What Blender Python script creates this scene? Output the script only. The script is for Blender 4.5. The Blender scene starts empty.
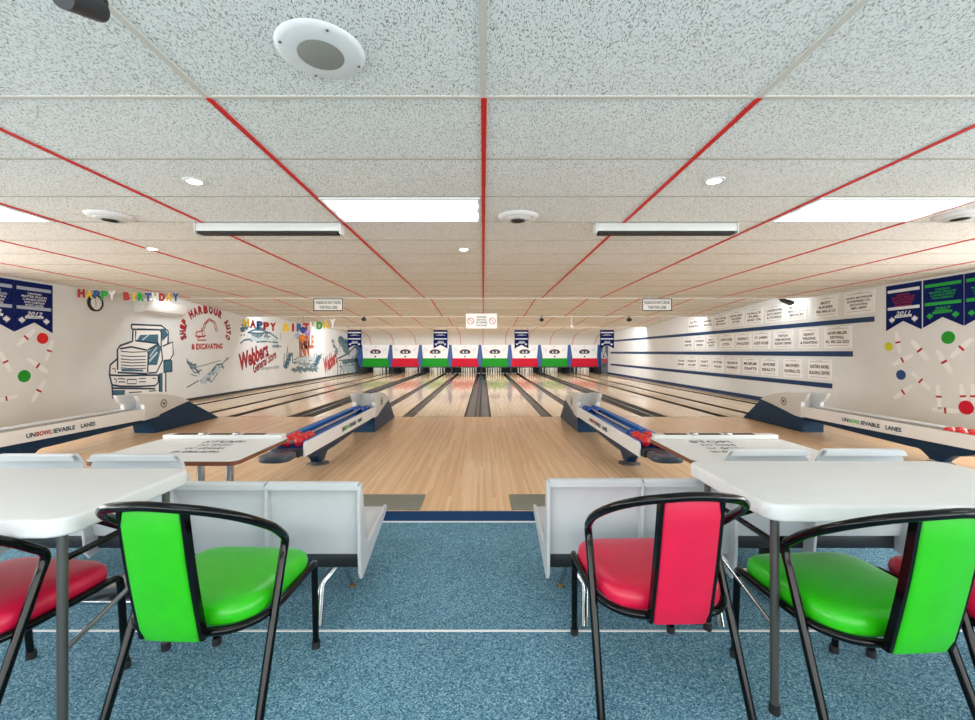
import bpy, bmesh, math, random
from mathutils import Vector, Matrix
random.seed(7)
C = bpy.context.scene.collection
V = Vector
HC = 1.27                     # camera height
FP, VX, VY = 433.0, 483.0, 352.0   # focal length in pixels, vanishing point of the lanes in the photograph
XL, XR = -7.1, 6.75           # side walls
FL = 0.082                    # level of the approach and the lanes
CZ = 2.397                    # ceiling
Y_STEP, Y_FOUL, Y_MASK = 3.235, 7.91, 23.7

# ------------------------------------------------------------------ materials
def lin(c):
    c /= 255.0
    return c/12.92 if c <= 0.04045 else ((c+0.055)/1.055)**2.4
def rgb(r, g, b): return (lin(r), lin(g), lin(b), 1)
MATS = {}
def mat(name, col, rough=0.5, metal=0.0, emit=None, var=0.0, vscale=30, coat=0.0, bump=0.0, spec=0.5):
    if name in MATS: return MATS[name]
    m = bpy.data.materials.new(name); m.use_nodes = True
    nt = m.node_tree; b = nt.nodes['Principled BSDF']
    b.inputs['Base Color'].default_value = col
    b.inputs['Roughness'].default_value = rough
    b.inputs['Metallic'].default_value = metal
    b.inputs['Specular IOR Level'].default_value = spec
    b.inputs['Coat Weight'].default_value = coat
    b.inputs['Coat Roughness'].default_value = 0.08
    if emit:
        b.inputs['Emission Color'].default_value = emit[:3] + (1,)
        b.inputs['Emission Strength'].default_value = emit[3]
    if var or bump:
        tc = nt.nodes.new('ShaderNodeTexCoord'); n = nt.nodes.new('ShaderNodeTexNoise')
        n.inputs['Scale'].default_value = vscale; n.inputs['Detail'].default_value = 4
        nt.links.new(tc.outputs['Object'], n.inputs['Vector'])
        if var:
            r = nt.nodes.new('ShaderNodeValToRGB')
            r.color_ramp.elements[0].position = 0.3; r.color_ramp.elements[1].position = 0.7
            r.color_ramp.elements[0].color = tuple(c*(1-var) for c in col[:3]) + (1,)
            r.color_ramp.elements[1].color = tuple(min(1, c*(1+var)) for c in col[:3]) + (1,)
            nt.links.new(n.outputs['Fac'], r.inputs['Fac']); nt.links.new(r.outputs['Color'], b.inputs['Base Color'])
        if bump:
            bp = nt.nodes.new('ShaderNodeBump'); bp.inputs['Strength'].default_value = bump; bp.inputs['Distance'].default_value = 0.004
            nt.links.new(n.outputs['Fac'], bp.inputs['Height']); nt.links.new(bp.outputs['Normal'], b.inputs['Normal'])
    MATS[name] = m
    return m

def wood(name, plank, cols, rough, length=2.2, coat=0.0, yoff=0.0):
    """strips of maple running along Y"""
    m = bpy.data.materials.new(name); m.use_nodes = True
    nt = m.node_tree; N = nt.nodes.new; L = nt.links.new; b = nt.nodes['Principled BSDF']
    geo = N('ShaderNodeNewGeometry'); sep = N('ShaderNodeSeparateXYZ'); L(geo.outputs['Position'], sep.inputs[0])
    def mth(op, a, bb=None):
        n = N('ShaderNodeMath'); n.operation = op
        for i, v in enumerate((a, bb)):
            if v is None: continue
            if isinstance(v, (int, float)): n.inputs[i].default_value = v
            else: L(v, n.inputs[i])
        return n.outputs[0]
    px = mth('DIVIDE', sep.outputs['X'], plank); ix = mth('FLOOR', px); fx = mth('FRACT', px)
    wn = N('ShaderNodeTexWhiteNoise'); wn.noise_dimensions = '1D'; L(ix, wn.inputs['W'])
    py = mth('ADD', mth('DIVIDE', sep.outputs['Y'], length), mth('MULTIPLY', wn.outputs['Value'], 7.3)); iy = mth('FLOOR', py)
    w2 = N('ShaderNodeTexWhiteNoise'); w2.noise_dimensions = '2D'
    cb = N('ShaderNodeCombineXYZ'); L(ix, cb.inputs[0]); L(iy, cb.inputs[1]); L(cb.outputs[0], w2.inputs['Vector'])
    mp = N('ShaderNodeMapping'); mp.inputs['Scale'].default_value = (60, 2.2, 1); L(geo.outputs['Position'], mp.inputs['Vector'])
    no = N('ShaderNodeTexNoise'); no.inputs['Scale'].default_value = 1.0; no.inputs['Detail'].default_value = 5; L(mp.outputs[0], no.inputs['Vector'])
    mix = mth('ADD', mth('MULTIPLY', w2.outputs['Value'], 0.55), mth('MULTIPLY', no.outputs['Fac'], 0.42))
    r = N('ShaderNodeValToRGB'); L(mix, r.inputs['Fac'])
    e = r.color_ramp.elements; e[0].position = 0.12; e[0].color = cols[0]; e[1].position = 0.95; e[1].color = cols[2]
    k = r.color_ramp.elements.new(0.5); k.color = cols[1]
    gap = mth('LESS_THAN', fx, 0.035)
    mx = N('ShaderNodeMixRGB'); mx.blend_type = 'MULTIPLY'; mx.inputs[2].default_value = (.86, .79, .7, 1)
    L(gap, mx.inputs[0]); L(r.outputs['Color'], mx.inputs[1]); L(mx.outputs[0], b.inputs['Base Color'])
    b.inputs['Roughness'].default_value = rough; b.inputs['Coat Weight'].default_value = coat; b.inputs['Coat Roughness'].default_value = 0.06
    return m

def ceiling_tile():
    m = bpy.data.materials.new('acoustic_tile'); m.use_nodes = True
    nt = m.node_tree; N = nt.nodes.new; L = nt.links.new; b = nt.nodes['Principled BSDF']
    tc = N('ShaderNodeTexCoord')
    def fleck(rot, scl, sc, lo, hi):
        mp = N('ShaderNodeMapping'); mp.inputs['Rotation'].default_value = (0, 0, rot); mp.inputs['Scale'].default_value = scl
        L(tc.outputs['Object'], mp.inputs['Vector'])
        n = N('ShaderNodeTexNoise'); n.inputs['Scale'].default_value = sc; n.inputs['Detail'].default_value = 1.5
        L(mp.outputs[0], n.inputs['Vector'])
        r = N('ShaderNodeValToRGB'); r.color_ramp.elements[0].position = lo; r.color_ramp.elements[1].position = hi
        L(n.outputs['Fac'], r.inputs['Fac']); return r.outputs['Color']
    f1 = fleck(0.5, (1, .4, 1), 225, .32, .40); f2 = fleck(-0.6, (1, .45, 1), 205, .32, .40)
    mul = N('ShaderNodeMixRGB'); mul.blend_type = 'MULTIPLY'; mul.inputs[0].default_value = 1; L(f1, mul.inputs[1]); L(f2, mul.inputs[2])
    n2 = N('ShaderNodeTexNoise'); n2.inputs['Scale'].default_value = .9; n2.inputs['Detail'].default_value = 4; L(tc.outputs['Object'], n2.inputs['Vector'])
    r2 = N('ShaderNodeValToRGB'); r2.color_ramp.elements[0].position = .3; r2.color_ramp.elements[1].position = .7
    r2.color_ramp.elements[0].color = rgb(244, 243, 237); r2.color_ramp.elements[1].color = rgb(250, 249, 244); L(n2.outputs['Fac'], r2.inputs['Fac'])
    mx = N('ShaderNodeMixRGB'); L(mul.outputs[0], mx.inputs[0]); mx.inputs[1].default_value = rgb(132, 126, 114); L(r2.outputs['Color'], mx.inputs[2])
    L(mx.outputs[0], b.inputs['Base Color']); b.inputs['Roughness'].default_value = .95; b.inputs['Specular IOR Level'].default_value = .1
    return m

def carpet():
    m = bpy.data.materials.new('blue_carpet'); m.use_nodes = True
    nt = m.node_tree; N = nt.nodes.new; L = nt.links.new; b = nt.nodes['Principled BSDF']
    tc = N('ShaderNodeTexCoord'); v = N('ShaderNodeTexVoronoi'); v.inputs['Scale'].default_value = 215; L(tc.outputs['Object'], v.inputs['Vector'])
    sp = N('ShaderNodeSeparateColor'); L(v.outputs['Color'], sp.inputs[0])
    r = N('ShaderNodeValToRGB'); e = r.color_ramp.elements
    e[0].position = 0; e[0].color = rgb(50, 92, 114); e[1].position = 1; e[1].color = rgb(172, 204, 216)
    k = e.new(.45); k.color = rgb(96, 142, 162); k = e.new(.8); k.color = rgb(126, 168, 186)
    L(sp.outputs[0], r.inputs['Fac'])
    n2 = N('ShaderNodeTexNoise'); n2.inputs['Scale'].default_value = 1.6; n2.inputs['Detail'].default_value = 6; L(tc.outputs['Object'], n2.inputs['Vector'])
    r2 = N('ShaderNodeValToRGB'); r2.color_ramp.elements[0].color = (.84, .84, .84, 1); r2.color_ramp.elements[1].color = (1, 1, 1, 1)
    r2.color_ramp.elements[0].position = .35; r2.color_ramp.elements[1].position = .62
    L(n2.outputs['Fac'], r2.inputs['Fac'])
    mx = N('ShaderNodeMixRGB'); mx.blend_type = 'MULTIPLY'; mx.inputs[0].default_value = 1
    L(r.outputs['Color'], mx.inputs[1]); L(r2.outputs['Color'], mx.inputs[2]); L(mx.outputs[0], b.inputs['Base Color'])
    b.inputs['Roughness'].default_value = 1; b.inputs['Specular IOR Level'].default_value = .1
    return m
M_CARPET = carpet()
M_TILE = ceiling_tile()
M_APPR = wood('maple_approach', .026, (rgb(216, 170, 124), rgb(234, 193, 148), rgb(246, 216, 178)), .3, 1.6, coat=.25)
M_LANE = wood('maple_lane', .028, (rgb(206, 172, 132), rgb(228, 199, 160), rgb(238, 214, 180)), .24, 2.5, coat=.5)
M_WALL = mat('wall_paint', rgb(226, 229, 229), .75, var=.03, vscale=2)
M_NAVYP = mat('navy_paint', rgb(4, 54, 98), .5)
M_RED = mat('red_tape', rgb(214, 12, 18), .5)
M_WHITE = mat('white_enamel', rgb(236, 236, 234), .4)
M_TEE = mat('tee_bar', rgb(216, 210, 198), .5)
M_TEED = mat('tee_bar_worn', rgb(172, 162, 146), .6)  # darker copy: shadow line of the far cross tees put into their colour
M_DECAL = mat('decal_white', rgb(244, 247, 249), .5)
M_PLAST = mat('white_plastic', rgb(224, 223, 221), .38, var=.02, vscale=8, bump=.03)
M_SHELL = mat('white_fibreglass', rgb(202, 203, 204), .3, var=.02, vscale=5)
M_BLACK = mat('black_tube', rgb(6, 6, 6), .13, spec=.3)
M_GRNV = mat('green_vinyl', rgb(42, 182, 14), .33, var=.06, vscale=14, bump=.04)
M_REDV = mat('crimson_vinyl', rgb(206, 18, 62), .36, var=.06, vscale=14, bump=.04)
M_CHROME = mat('chrome', rgb(200, 202, 205), .16, 1.0)
M_STEEL = mat('grey_steel', rgb(98, 96, 92), .35, .6)
M_DKBOX = mat('dark_metal', rgb(38, 42, 46), .4, .3)
M_NAVY = mat('navy_enamel', rgb(4, 50, 82), .42, spec=.3)
M_HOOD = mat('grey_hood', rgb(214, 214, 210), .35)
M_BLUE = mat('blue_tray', rgb(40, 112, 196), .3)
M_GREYM = mat('grey_rubber', rgb(128, 128, 116), .6, var=.05)
M_BROWN = mat('brown_edge', rgb(120, 70, 42), .4)
M_GUT = mat('gutter_finish', rgb(22, 28, 36), .24, 0.0, spec=.35)
M_REDB = mat('red_ball', rgb(206, 14, 22), .15, coat=.5)
M_BLUEB = mat('blue_ball', rgb(18, 66, 150), .15, coat=.5)
M_GREENP = mat('green_panel', rgb(6, 156, 32), .4)
M_REDP = mat('red_panel', rgb(212, 8, 50), .4)
M_BLUEP = mat('blue_divider', rgb(10, 74, 144), .4)
M_PIN = mat('pin_white', rgb(245, 245, 240), .3)
M_INK = mat('black_ink', rgb(22, 22, 26), .6)
M_REDI = mat('red_ink', rgb(178, 28, 30), .6)
M_NAVYI = mat('navy_ink', rgb(18, 54, 76), .6)
M_STEELI = mat('grey_blue_ink', rgb(104, 130, 142), .6)
M_TEALI = mat('teal_ink', rgb(62, 108, 130), .6)
M_PALE = mat('pale_blue_ink', rgb(196, 214, 222), .6)
M_GREENI = mat('green_ink', rgb(50, 190, 60), .6)
M_PAPER = mat('sign_board', rgb(244, 244, 242), .5)
M_PENN = mat('pennant_navy', rgb(4, 26, 94), .8, spec=.2)
M_PENG = mat('pennant_green', rgb(30, 170, 60), .7)
M_PENW = mat('pennant_white', rgb(226, 230, 236), .7)
M_PENL = mat('pennant_grey', rgb(172, 184, 200), .7)
M_YEL = mat('yellow_card', rgb(240, 196, 20), .5)
M_ORANGE = mat('orange_rubber', rgb(240, 130, 30), .35)
M_LILAC = mat('lilac_rubber', rgb(186, 150, 210), .35)
def diffuser():
    """prismatic lens with two fluorescent tubes behind it"""
    m = bpy.data.materials.new('light_diffuser'); m.use_nodes = True; nt = m.node_tree; b = nt.nodes['Principled BSDF']
    tc = nt.nodes.new('ShaderNodeTexCoord'); sp = nt.nodes.new('ShaderNodeSeparateXYZ'); nt.links.new(tc.outputs['Generated'], sp.inputs[0])
    r = nt.nodes.new('ShaderNodeValToRGB'); e = r.color_ramp.elements
    e[0].position = 0; e[0].color = (.05, .055, .062, 1); e[1].position = 1; e[1].color = (.05, .055, .062, 1)
    for p, c in ((.14, .09), (.28, 1), (.42, .05), (.5, .038), (.58, .05), (.72, 1), (.86, .09)):
        k = e.new(p); k.color = (c*.82, c*.92, c*1.1, 1) if c < .5 else (c*.96, c*.98, c, 1)
    nt.links.new(sp.outputs['Y'], r.inputs['Fac']); nt.links.new(r.outputs['Color'], b.inputs['Emission Color'])
    b.inputs['Emission Strength'].default_value = 11; b.inputs['Base Color'].default_value = (.9, .93, .96, 1); return m
M_DIFF = diffuser()
M_LED = mat('led_lens', rgb(255, 255, 250), .5, emit=(1.0, .97, .9, 30.0))
M_PIT = mat('pit_curtain', rgb(60, 58, 54), .8)
M_MESHG = mat('speaker_grille', rgb(150, 148, 140), .6, var=.2, vscale=400)

# ------------------------------------------------------------------ mesh helpers
def B(): return bmesh.new()
def box(bm, x0, x1, y0, y1, z0, z1, bev=0.0, seg=2):
    vs = [bm.verts.new((x, y, z)) for x in (x0, x1) for y in (y0, y1) for z in (z0, z1)]
    fs = [bm.faces.new([vs[i] for i in f]) for f in ((0,1,3,2),(4,6,7,5),(0,4,5,1),(2,3,7,6),(0,2,6,4),(1,5,7,3))]
    if bev:
        es = list({e for f in fs for e in f.edges})
        bmesh.ops.bevel(bm, geom=es, offset=bev, segments=seg, profile=.5, affect='EDGES')
def prism(bm, pts, off, bev=0.0, seg=2):
    """polygon of 3-D points extruded by the vector off"""
    off = V(off)
    a = [bm.verts.new(V(p)) for p in pts]; b = [bm.verts.new(V(p)+off) for p in pts]
    n = len(pts); fs = [bm.faces.new(a), bm.faces.new(b[::-1])]
    for i in range(n): fs.append(bm.faces.new((a[i], b[i], b[(i+1) % n], a[(i+1) % n])))
    bmesh.ops.recalc_face_normals(bm, faces=fs)
    if bev:
        es = list({e for f in fs[:2] for e in f.edges})
        bmesh.ops.bevel(bm, geom=es, offset=bev, segments=seg, profile=.5, affect='EDGES')
def catmull(P, k=8):
    P = [V(p) for p in P]; out = []
    Q = [P[0]*2-P[1]] + P + [P[-1]*2-P[-2]]
    for i in range(1, len(Q)-2):
        p0, p1, p2, p3 = Q[i-1:i+3]
        for j in range(k):
            t = j/k
            out.append(.5*((2*p1)+(p2-p0)*t+(2*p0-5*p1+4*p2-p3)*t*t+(3*p1-p0-3*p2+p3)*t**3))
    return out+[P[-1]]
def tube(bm, P, r, n=12, closed=False):
    P = [V(p) for p in P]; m = len(P); rings = []
    nrm = None
    for i, p in enumerate(P):
        if closed: t = (P[(i+1) % m]-P[i-1]).normalized()
        else: t = (P[min(i+1, m-1)]-P[max(i-1, 0)]).normalized()
        if nrm is None:
            nrm = t.orthogonal().normalized()
        nrm = (nrm-t*nrm.dot(t)).normalized(); bn = t.cross(nrm)
        rr = r[i] if isinstance(r, (list, tuple)) else r
        rings.append([bm.verts.new(p+(nrm*math.cos(a)+bn*math.sin(a))*rr) for a in [2*math.pi*k/n for k in range(n)]])
    for i in range(m if closed else m-1):
        A, Bb = rings[i], rings[(i+1) % m]
        for k in range(n): bm.faces.new((A[k], A[(k+1) % n], Bb[(k+1) % n], Bb[k]))
    if not closed:
        bm.faces.new(rings[0][::-1]); bm.faces.new(rings[-1])
def lathe(bm, prof, c=(0, 0, 0), n=20, axis='z'):
    c = V(c); rings = []
    def pt(r, z, a):
        u, w = r*math.cos(a), r*math.sin(a)
        return c+(V((u, w, z)) if axis == 'z' else V((u, z, w)) if axis == 'y' else V((z, u, w)))
    fs = []
    for r, z in prof:
        rings.append([bm.verts.new(pt(0, z, 0))] if r < 1e-6 else [bm.verts.new(pt(r, z, 2*math.pi*k/n)) for k in range(n)])
    for A, D in zip(rings, rings[1:]):
        for k in range(n):
            j = (k+1) % n
            if len(A) == 1 and len(D) == 1: continue
            if len(A) == 1: fs.append(bm.faces.new((A[0], D[j], D[k])))
            elif len(D) == 1: fs.append(bm.faces.new((A[k], A[j], D[0])))
            else: fs.append(bm.faces.new((A[k], A[j], D[j], D[k])))
    if len(rings[0]) > 1: fs.append(bm.faces.new(rings[0][::-1]))
    if len(rings[-1]) > 1: fs.append(bm.faces.new(rings[-1]))
    bmesh.ops.recalc_face_normals(bm, faces=fs)
def sphere(bm, c, r, n=20, sz=1.0):
    k = max(6, n//2)
    lathe(bm, [(r*math.sin(math.pi*i/k) if 0 < i < k else 0, -r*sz*math.cos(math.pi*i/k)) for i in range(k+1)], c, n)
def rrect(x0, x1, y0, y1, r, n=5):
    P = []
    for cx, cy, a0 in ((x1-r, y1-r, 0), (x0+r, y1-r, 90), (x0+r, y0+r, 180), (x1-r, y0+r, 270)):
        for k in range(n+1):
            a = math.radians(a0+90*k/n); P.append((cx+r*math.cos(a), cy+r*math.sin(a)))
    return P
def frame(o, right, up):
    r = V(right).normalized(); u = V(up).normalized(); n = r.cross(u)
    m = Matrix((r, u, n)).transposed().to_4x4(); m.translation = V(o); return m
def LWALL(y, z, d=.004): return frame((XL+d, y, z), (0, 1, 0), (0, 0, 1))
def RWALL(y, z, d=.004): return frame((XR-d, y, z), (0, -1, 0), (0, 0, 1))
def FACE(x, y, z): return frame((x, y, z), (1, 0, 0), (0, 0, 1))
TXT = {}
def text_mesh(s, bold, shear):
    k = (s, bold, shear)
    if k in TXT: return TXT[k]
    cu = bpy.data.curves.new('t', 'FONT'); cu.body = s; cu.resolution_u = 3; cu.offset = bold; cu.shear = shear
    o = bpy.data.objects.new('t', cu); C.objects.link(o)
    dg = bpy.context.evaluated_depsgraph_get()
    me = bpy.data.meshes.new_from_object(o.evaluated_get(dg))
    vs = [v.co.copy() for v in me.vertices]; fs = [tuple(p.vertices) for p in me.polygons]
    bpy.data.objects.remove(o); bpy.data.curves.remove(cu); bpy.data.meshes.remove(me)
    TXT[k] = (vs, fs); return TXT[k]
def text(bm, s, M, w=None, h=None, bold=0.0, shear=0.0, cx=0.0, cy=0.0, rot=0.0, dz=0.0):
    """lettering centred on (cx, cy) of the frame M, fitted into w x h"""
    vs, fs = text_mesh(s, bold, shear)
    if not vs: return
    x0, x1 = min(v.x for v in vs), max(v.x for v in vs); y0, y1 = min(v.y for v in vs), max(v.y for v in vs)
    sx = w/(x1-x0) if w else None; sy = h/(y1-y0) if h else None
    sx = sx or sy; sy = sy or sx
    c, sn = math.cos(rot), math.sin(rot); nv = []
    for v in vs:
        a, b = (v.x-(x0+x1)/2)*sx, (v.y-(y0+y1)/2)*sy
        nv.append(bm.verts.new(M @ V((cx+a*c-b*sn, cy+a*sn+b*c, dz))))
    for f in fs:
        try: bm.faces.new([nv[i] for i in f])
        except ValueError: pass
def plate(bm, P2, M, t=.002, dz=0.0):
    n = (M.to_3x3() @ V((0, 0, 1)))
    prism(bm, [M @ V((p[0], p[1], dz)) for p in P2], n*t)
def disc(bm, cx, cy, r, M, t=.002, dz=0.0, n=28, ry=None):
    plate(bm, [(cx+r*math.cos(2*math.pi*k/n), cy+(ry or r)*math.sin(2*math.pi*k/n)) for k in range(n)], M, t, dz)
def ring(bm, cx, cy, r0, r1, M, t=.002, dz=0.0, n=28, sy=1.0):
    for k in range(n):
        a, b = 2*math.pi*k/n, 2*math.pi*(k+1)/n
        plate(bm, [(cx+r*math.cos(q), cy+sy*r*math.sin(q)) for r, q in ((r0, a), (r1, a), (r1, b), (r0, b))], M, t, dz)
def stroke(bm, P, w, M, t=.002, dz=0.0):
    """painted line of width w along 2-D points"""
    P = [V((p[0], p[1])) for p in P]
    L, R = [], []
    for i, p in enumerate(P):
        d = (P[min(i+1, len(P)-1)]-P[max(i-1, 0)])
        if d.length < 1e-6: d = V((1, 0))
        d.normalize(); n = V((-d.y, d.x))*w/2
        L.append(p+n); R.append(p-n)
    n3 = (M.to_3x3() @ V((0, 0, 1)))
    for i in range(len(P)-1):
        bm.faces.new([bm.verts.new(M @ V((q.x, q.y, dz+t))) for q in (L[i], R[i], R[i+1], L[i+1])])

# ------------------------------------------------------------------ object helpers
def worldoff(o):
    s = V((0, 0, 0))
    while o: s += o.location; o = o.parent
    return s
def mk(name, bm, m, parent=None, world=True, smooth=40):
    me = bpy.data.meshes.new(name)
    if parent and world: bmesh.ops.translate(bm, verts=bm.verts, vec=-worldoff(parent))
    bm.to_mesh(me); bm.free()
    for p in me.polygons: p.use_smooth = True
    me.set_sharp_from_angle(angle=math.radians(smooth))
    me.materials.append(m)
    o = bpy.data.objects.new(name, me); C.objects.link(o)
    if parent: o.parent = parent
    return o
def tag(o, label, cat, group=None, kind=None):
    if label: o['label'] = label
    if cat: o['category'] = cat
    if group: o['group'] = group
    if kind: o['kind'] = kind
    return o
def thing(name, label, cat, loc=(0, 0, 0), rotz=0.0, group=None):
    o = bpy.data.objects.new(name, None); C.objects.link(o)
    o.location = loc; o.rotation_euler = (0, 0, rotz); o.empty_display_size = .1
    return tag(o, label, cat, group)
def solid(name, bm, m, label, cat, group=None, smooth=40):
    """a thing that is one mesh: origin at the middle of its base"""
    xs = [v.co for v in bm.verts]
    c = V(((min(v.x for v in xs)+max(v.x for v in xs))/2, (min(v.y for v in xs)+max(v.y for v in xs))/2, min(v.z for v in xs)))
    bmesh.ops.translate(bm, verts=bm.verts, vec=-c)
    o = mk(name, bm, m, smooth=smooth); o.location = c
    return tag(o, label, cat, group)
def struct(name, bm, m, parent=None, smooth=40):
    o = mk(name, bm, m, parent, smooth=smooth)
    if not parent: o['kind'] = 'structure'
    return o
def kids(o): return [c for c in bpy.data.objects if c.parent == o]
def dup(o, parent=None):
    c = o.copy(); C.objects.link(c)
    if parent: c.parent = parent
    for ch in kids(o): dup(ch, c)
    return c
ORD = ['', 'second', 'third', 'fourth', 'fifth', 'sixth', 'seventh', 'eighth', 'ninth']

# photograph pixel -> point: on a wall, or at a distance
def lw(x, y):
    Y = -XL*FP/(VX-x); return (Y, HC-(y-VY)*Y/FP)
def rw(x, y):
    Y = XR*FP/(x-VX); return (Y, HC-(y-VY)*Y/FP)
def at(x, y, Y): return V(((x-VX)*Y/FP, Y, HC-(y-VY)*Y/FP))

# ================================================================== SETTING
bm = B(); box(bm, XL, XR, -3.6, Y_STEP, -.05, 0); struct('floor', bm, M_CARPET)
bm = B(); box(bm, XL, XR, Y_STEP+.012, Y_FOUL, .0, FL); struct('approach_floor', bm, M_APPR)
bm = B(); box(bm, XL, XR, Y_STEP, Y_STEP+.012, 0, FL-.004); struct('trim_1', bm, M_NAVYP)
bm = B(); box(bm, XL, XR, Y_STEP-.012, Y_STEP, 0, .008); struct('trim_2', bm, M_WHITE)
bm = B(); box(bm, XL, XR, 1.965, 1.977, 0, .0025); struct('trim_3', bm, M_WHITE)
bm = B(); box(bm, XL, XR, Y_FOUL, Y_FOUL+.03, 0, FL); struct('trim_4', bm, mat('foul_line', rgb(120, 96, 74), .3))
for side, x0, x1 in (('left', XL-.1, XL), ('right', XR, XR+.1)):
    bm = B(); box(bm, x0, x1, -3.6, 26.5, 0, 2.75); struct('wall_'+side, bm, M_WALL)
bm = B(); box(bm, XL, XR, -3.7, -3.6, 0, 2.75); struct('wall_rear', bm, M_WALL)
bm = B(); box(bm, XL, XR, 26.2, 26.3, 0, 2.75); struct('wall_pit', bm, M_PIT)
bm = B(); box(bm, XL, XR, Y_FOUL+.03, 26.2, -.15, -.12); struct('lane_subfloor', bm, M_DKBOX)

# ceiling: a flat part over the seats, then three sawtooth bays and a cove falling to the masks
PROF = [(-3.6, CZ), (9.04, CZ), (9.041, 2.575), (13.0, 2.336), (13.001, 2.60), (17.9, 2.303), (17.901, 2.42),
        (21.4, 2.325), (22.2, 2.27), (22.8, 2.175), (23.2, 2.05), (23.45, 1.9), (23.6, 1.77), (Y_MASK, 1.655)]
bm = B()
for (y0, z0), (y1, z1) in zip(PROF, PROF[1:]):
    f = bm.faces.new([bm.verts.new(p) for p in ((XL, y0, z0), (XL, y1, z1), (XR, y1, z1), (XR, y0, z0))])
struct('ceiling', bm, M_TILE, smooth=5)
def cz(y):
    for (y0, z0), (y1, z1) in zip(PROF, PROF[1:]):
        if y0 <= y <= y1: return z0+(z1-z0)*(y-y0)/(y1-y0)
    return CZ
# far cross tees in a painted shadow tone, then the pale near tees
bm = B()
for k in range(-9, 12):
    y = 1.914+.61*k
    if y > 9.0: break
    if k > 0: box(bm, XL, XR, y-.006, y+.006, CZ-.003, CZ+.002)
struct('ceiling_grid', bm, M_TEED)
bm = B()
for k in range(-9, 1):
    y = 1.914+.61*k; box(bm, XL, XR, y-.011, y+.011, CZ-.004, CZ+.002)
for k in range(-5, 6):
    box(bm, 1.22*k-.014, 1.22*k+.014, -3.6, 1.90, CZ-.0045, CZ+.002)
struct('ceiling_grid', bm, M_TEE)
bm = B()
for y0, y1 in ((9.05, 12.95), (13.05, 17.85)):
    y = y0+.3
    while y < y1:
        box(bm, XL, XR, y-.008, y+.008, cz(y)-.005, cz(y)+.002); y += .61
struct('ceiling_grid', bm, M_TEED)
n = 5
def strip(bm, x, pts, w=.013):
    for (y0, z0), (y1, z1) in zip(pts, pts[1:]):
        prism(bm, [(x-w, y0, z0-.005), (x+w, y0, z0-.005), (x+w, y1, z1-.005), (x-w, y1, z1-.005)], (0, 0, .006))
for k in range(-5, 6):
    x = 1.22*k+.004
    bm = B()
    strip(bm, x, [(1.914, CZ-.001), (9.03, CZ-.001)])
    strip(bm, x, [PROF[2], PROF[3]]); strip(bm, x, [PROF[4], PROF[5]]); strip(bm, x, PROF[6:])
    struct('trim_%d' % n, bm, M_RED); n += 1
for y, z in ((9.04, CZ), (13.0, 2.336), (17.9, 2.303)):
    bm = B(); box(bm, XL, XR, y-.03, y+.012, z-.014, z+.012); struct('trim_%d' % n, bm, M_WHITE); n += 1
# navy stripes along the right wall
for z0, z1, y0 in ((1.795, 1.885, XR*FP/(874.5-VX)), (1.185, 1.285, XR*FP/(853-VX)), (.565, .66, XR*FP/(832.4-VX))):
    bm = B(); box(bm, XR-.006, XR, y0, 22.9, z0, z1); struct('trim_%d' % n, bm, M_NAVYP); n += 1
bm = B(); box(bm, XR-.012, XR, Y_FOUL, 23.6, FL-.02, FL+.10); struct('baseboard_right', bm, M_NAVYP)
bm = B(); box(bm, XL, XL+.02, Y_FOUL, 23.6, FL-.02, FL+.07); struct('baseboard_left', bm, mat('dark_skirting', rgb(44, 56, 62), .4))

# grey rubber mats let into the front edge of the approach
for x0, x1, w in ((-1.9, -.475, 'left'), (.215, 1.7, 'right')):
    bm = B(); box(bm, x0, x1, Y_STEP+.02, 3.6, FL, FL+.006, .002)
    solid('floor_mat', bm, M_GREYM, 'grey rubber mat on the wooden approach edge, %s of the centre walkway' % w, 'mat')

# ================================================================== LANES
CX = -.1
LANES = [CX+d for d in (-5.81, -3.97, -2.55, -.71, .71, 2.55, 3.97, 5.81)]
COLN = ['leftmost green mask', 'leftmost red mask', 'second green mask from the left', 'second red mask from the left',
        'third green mask from the left', 'third red mask from the left', 'rightmost green mask', 'rightmost red mask']
LW2, GW = .46, .215
def gutter(bm, x0, x1, y0, y1):
    n = 8; c = (x0+x1)/2; r = (x1-x0)/2; prev = None; pts = []
    for k in range(n+1):
        a = math.pi*k/n
        pts.append((c-r*math.cos(a), FL-.012-.075*math.sin(a)))
    A = [bm.verts.new((x, y0, z)) for x, z in pts]; D = [bm.verts.new((x, y1, z)) for x, z in pts]
    A2 = [bm.verts.new((x, y0, FL-.11)) for x in (x0, x1)]; D2 = [bm.verts.new((x, y1, FL-.11)) for x in (x0, x1)]
    for k in range(n): bm.faces.new((A[k], A[k+1], D[k+1], D[k]))
    bm.faces.new((A[0], D[0], D2[0], A2[0])); bm.faces.new((A[-1], A2[1], D2[1], D[-1])); bm.faces.new((A2[0], D2[0], D2[1], A2[1]))
    bm.faces.new(A+[A2[1], A2[0]]); bm.faces.new(D[::-1]+[D2[0], D2[1]])
for i, x in enumerate(LANES):
    t = thing('bowling_lane', 'glossy maple bowling lane running to the %s' % COLN[i], 'lane', (x, Y_FOUL+.03, 0), 0, 'bowling lanes')
    bm = B(); box(bm, x-LW2, x+LW2, Y_FOUL+.03, 25.6, -.1, FL); mk('lane_bed', bm, M_LANE, t)
    for s in (-1, 1):
        a, b = sorted((x+s*(LW2+.004), x+s*(LW2+GW)))
        bm = B(); gutter(bm, a, b, Y_FOUL+.03, 25.3); g = mk('gutter', bm, M_GUT, t)
edges = [XL+.02] + [None]*7 + [XR-.014]
DIV = [(XL+.02, LANES[0]-LW2-GW)] + [(LANES[i]+LW2+GW, LANES[i+1]-LW2-GW) for i in range(7)] + [(LANES[7]+LW2+GW, XR-.014)]
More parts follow.
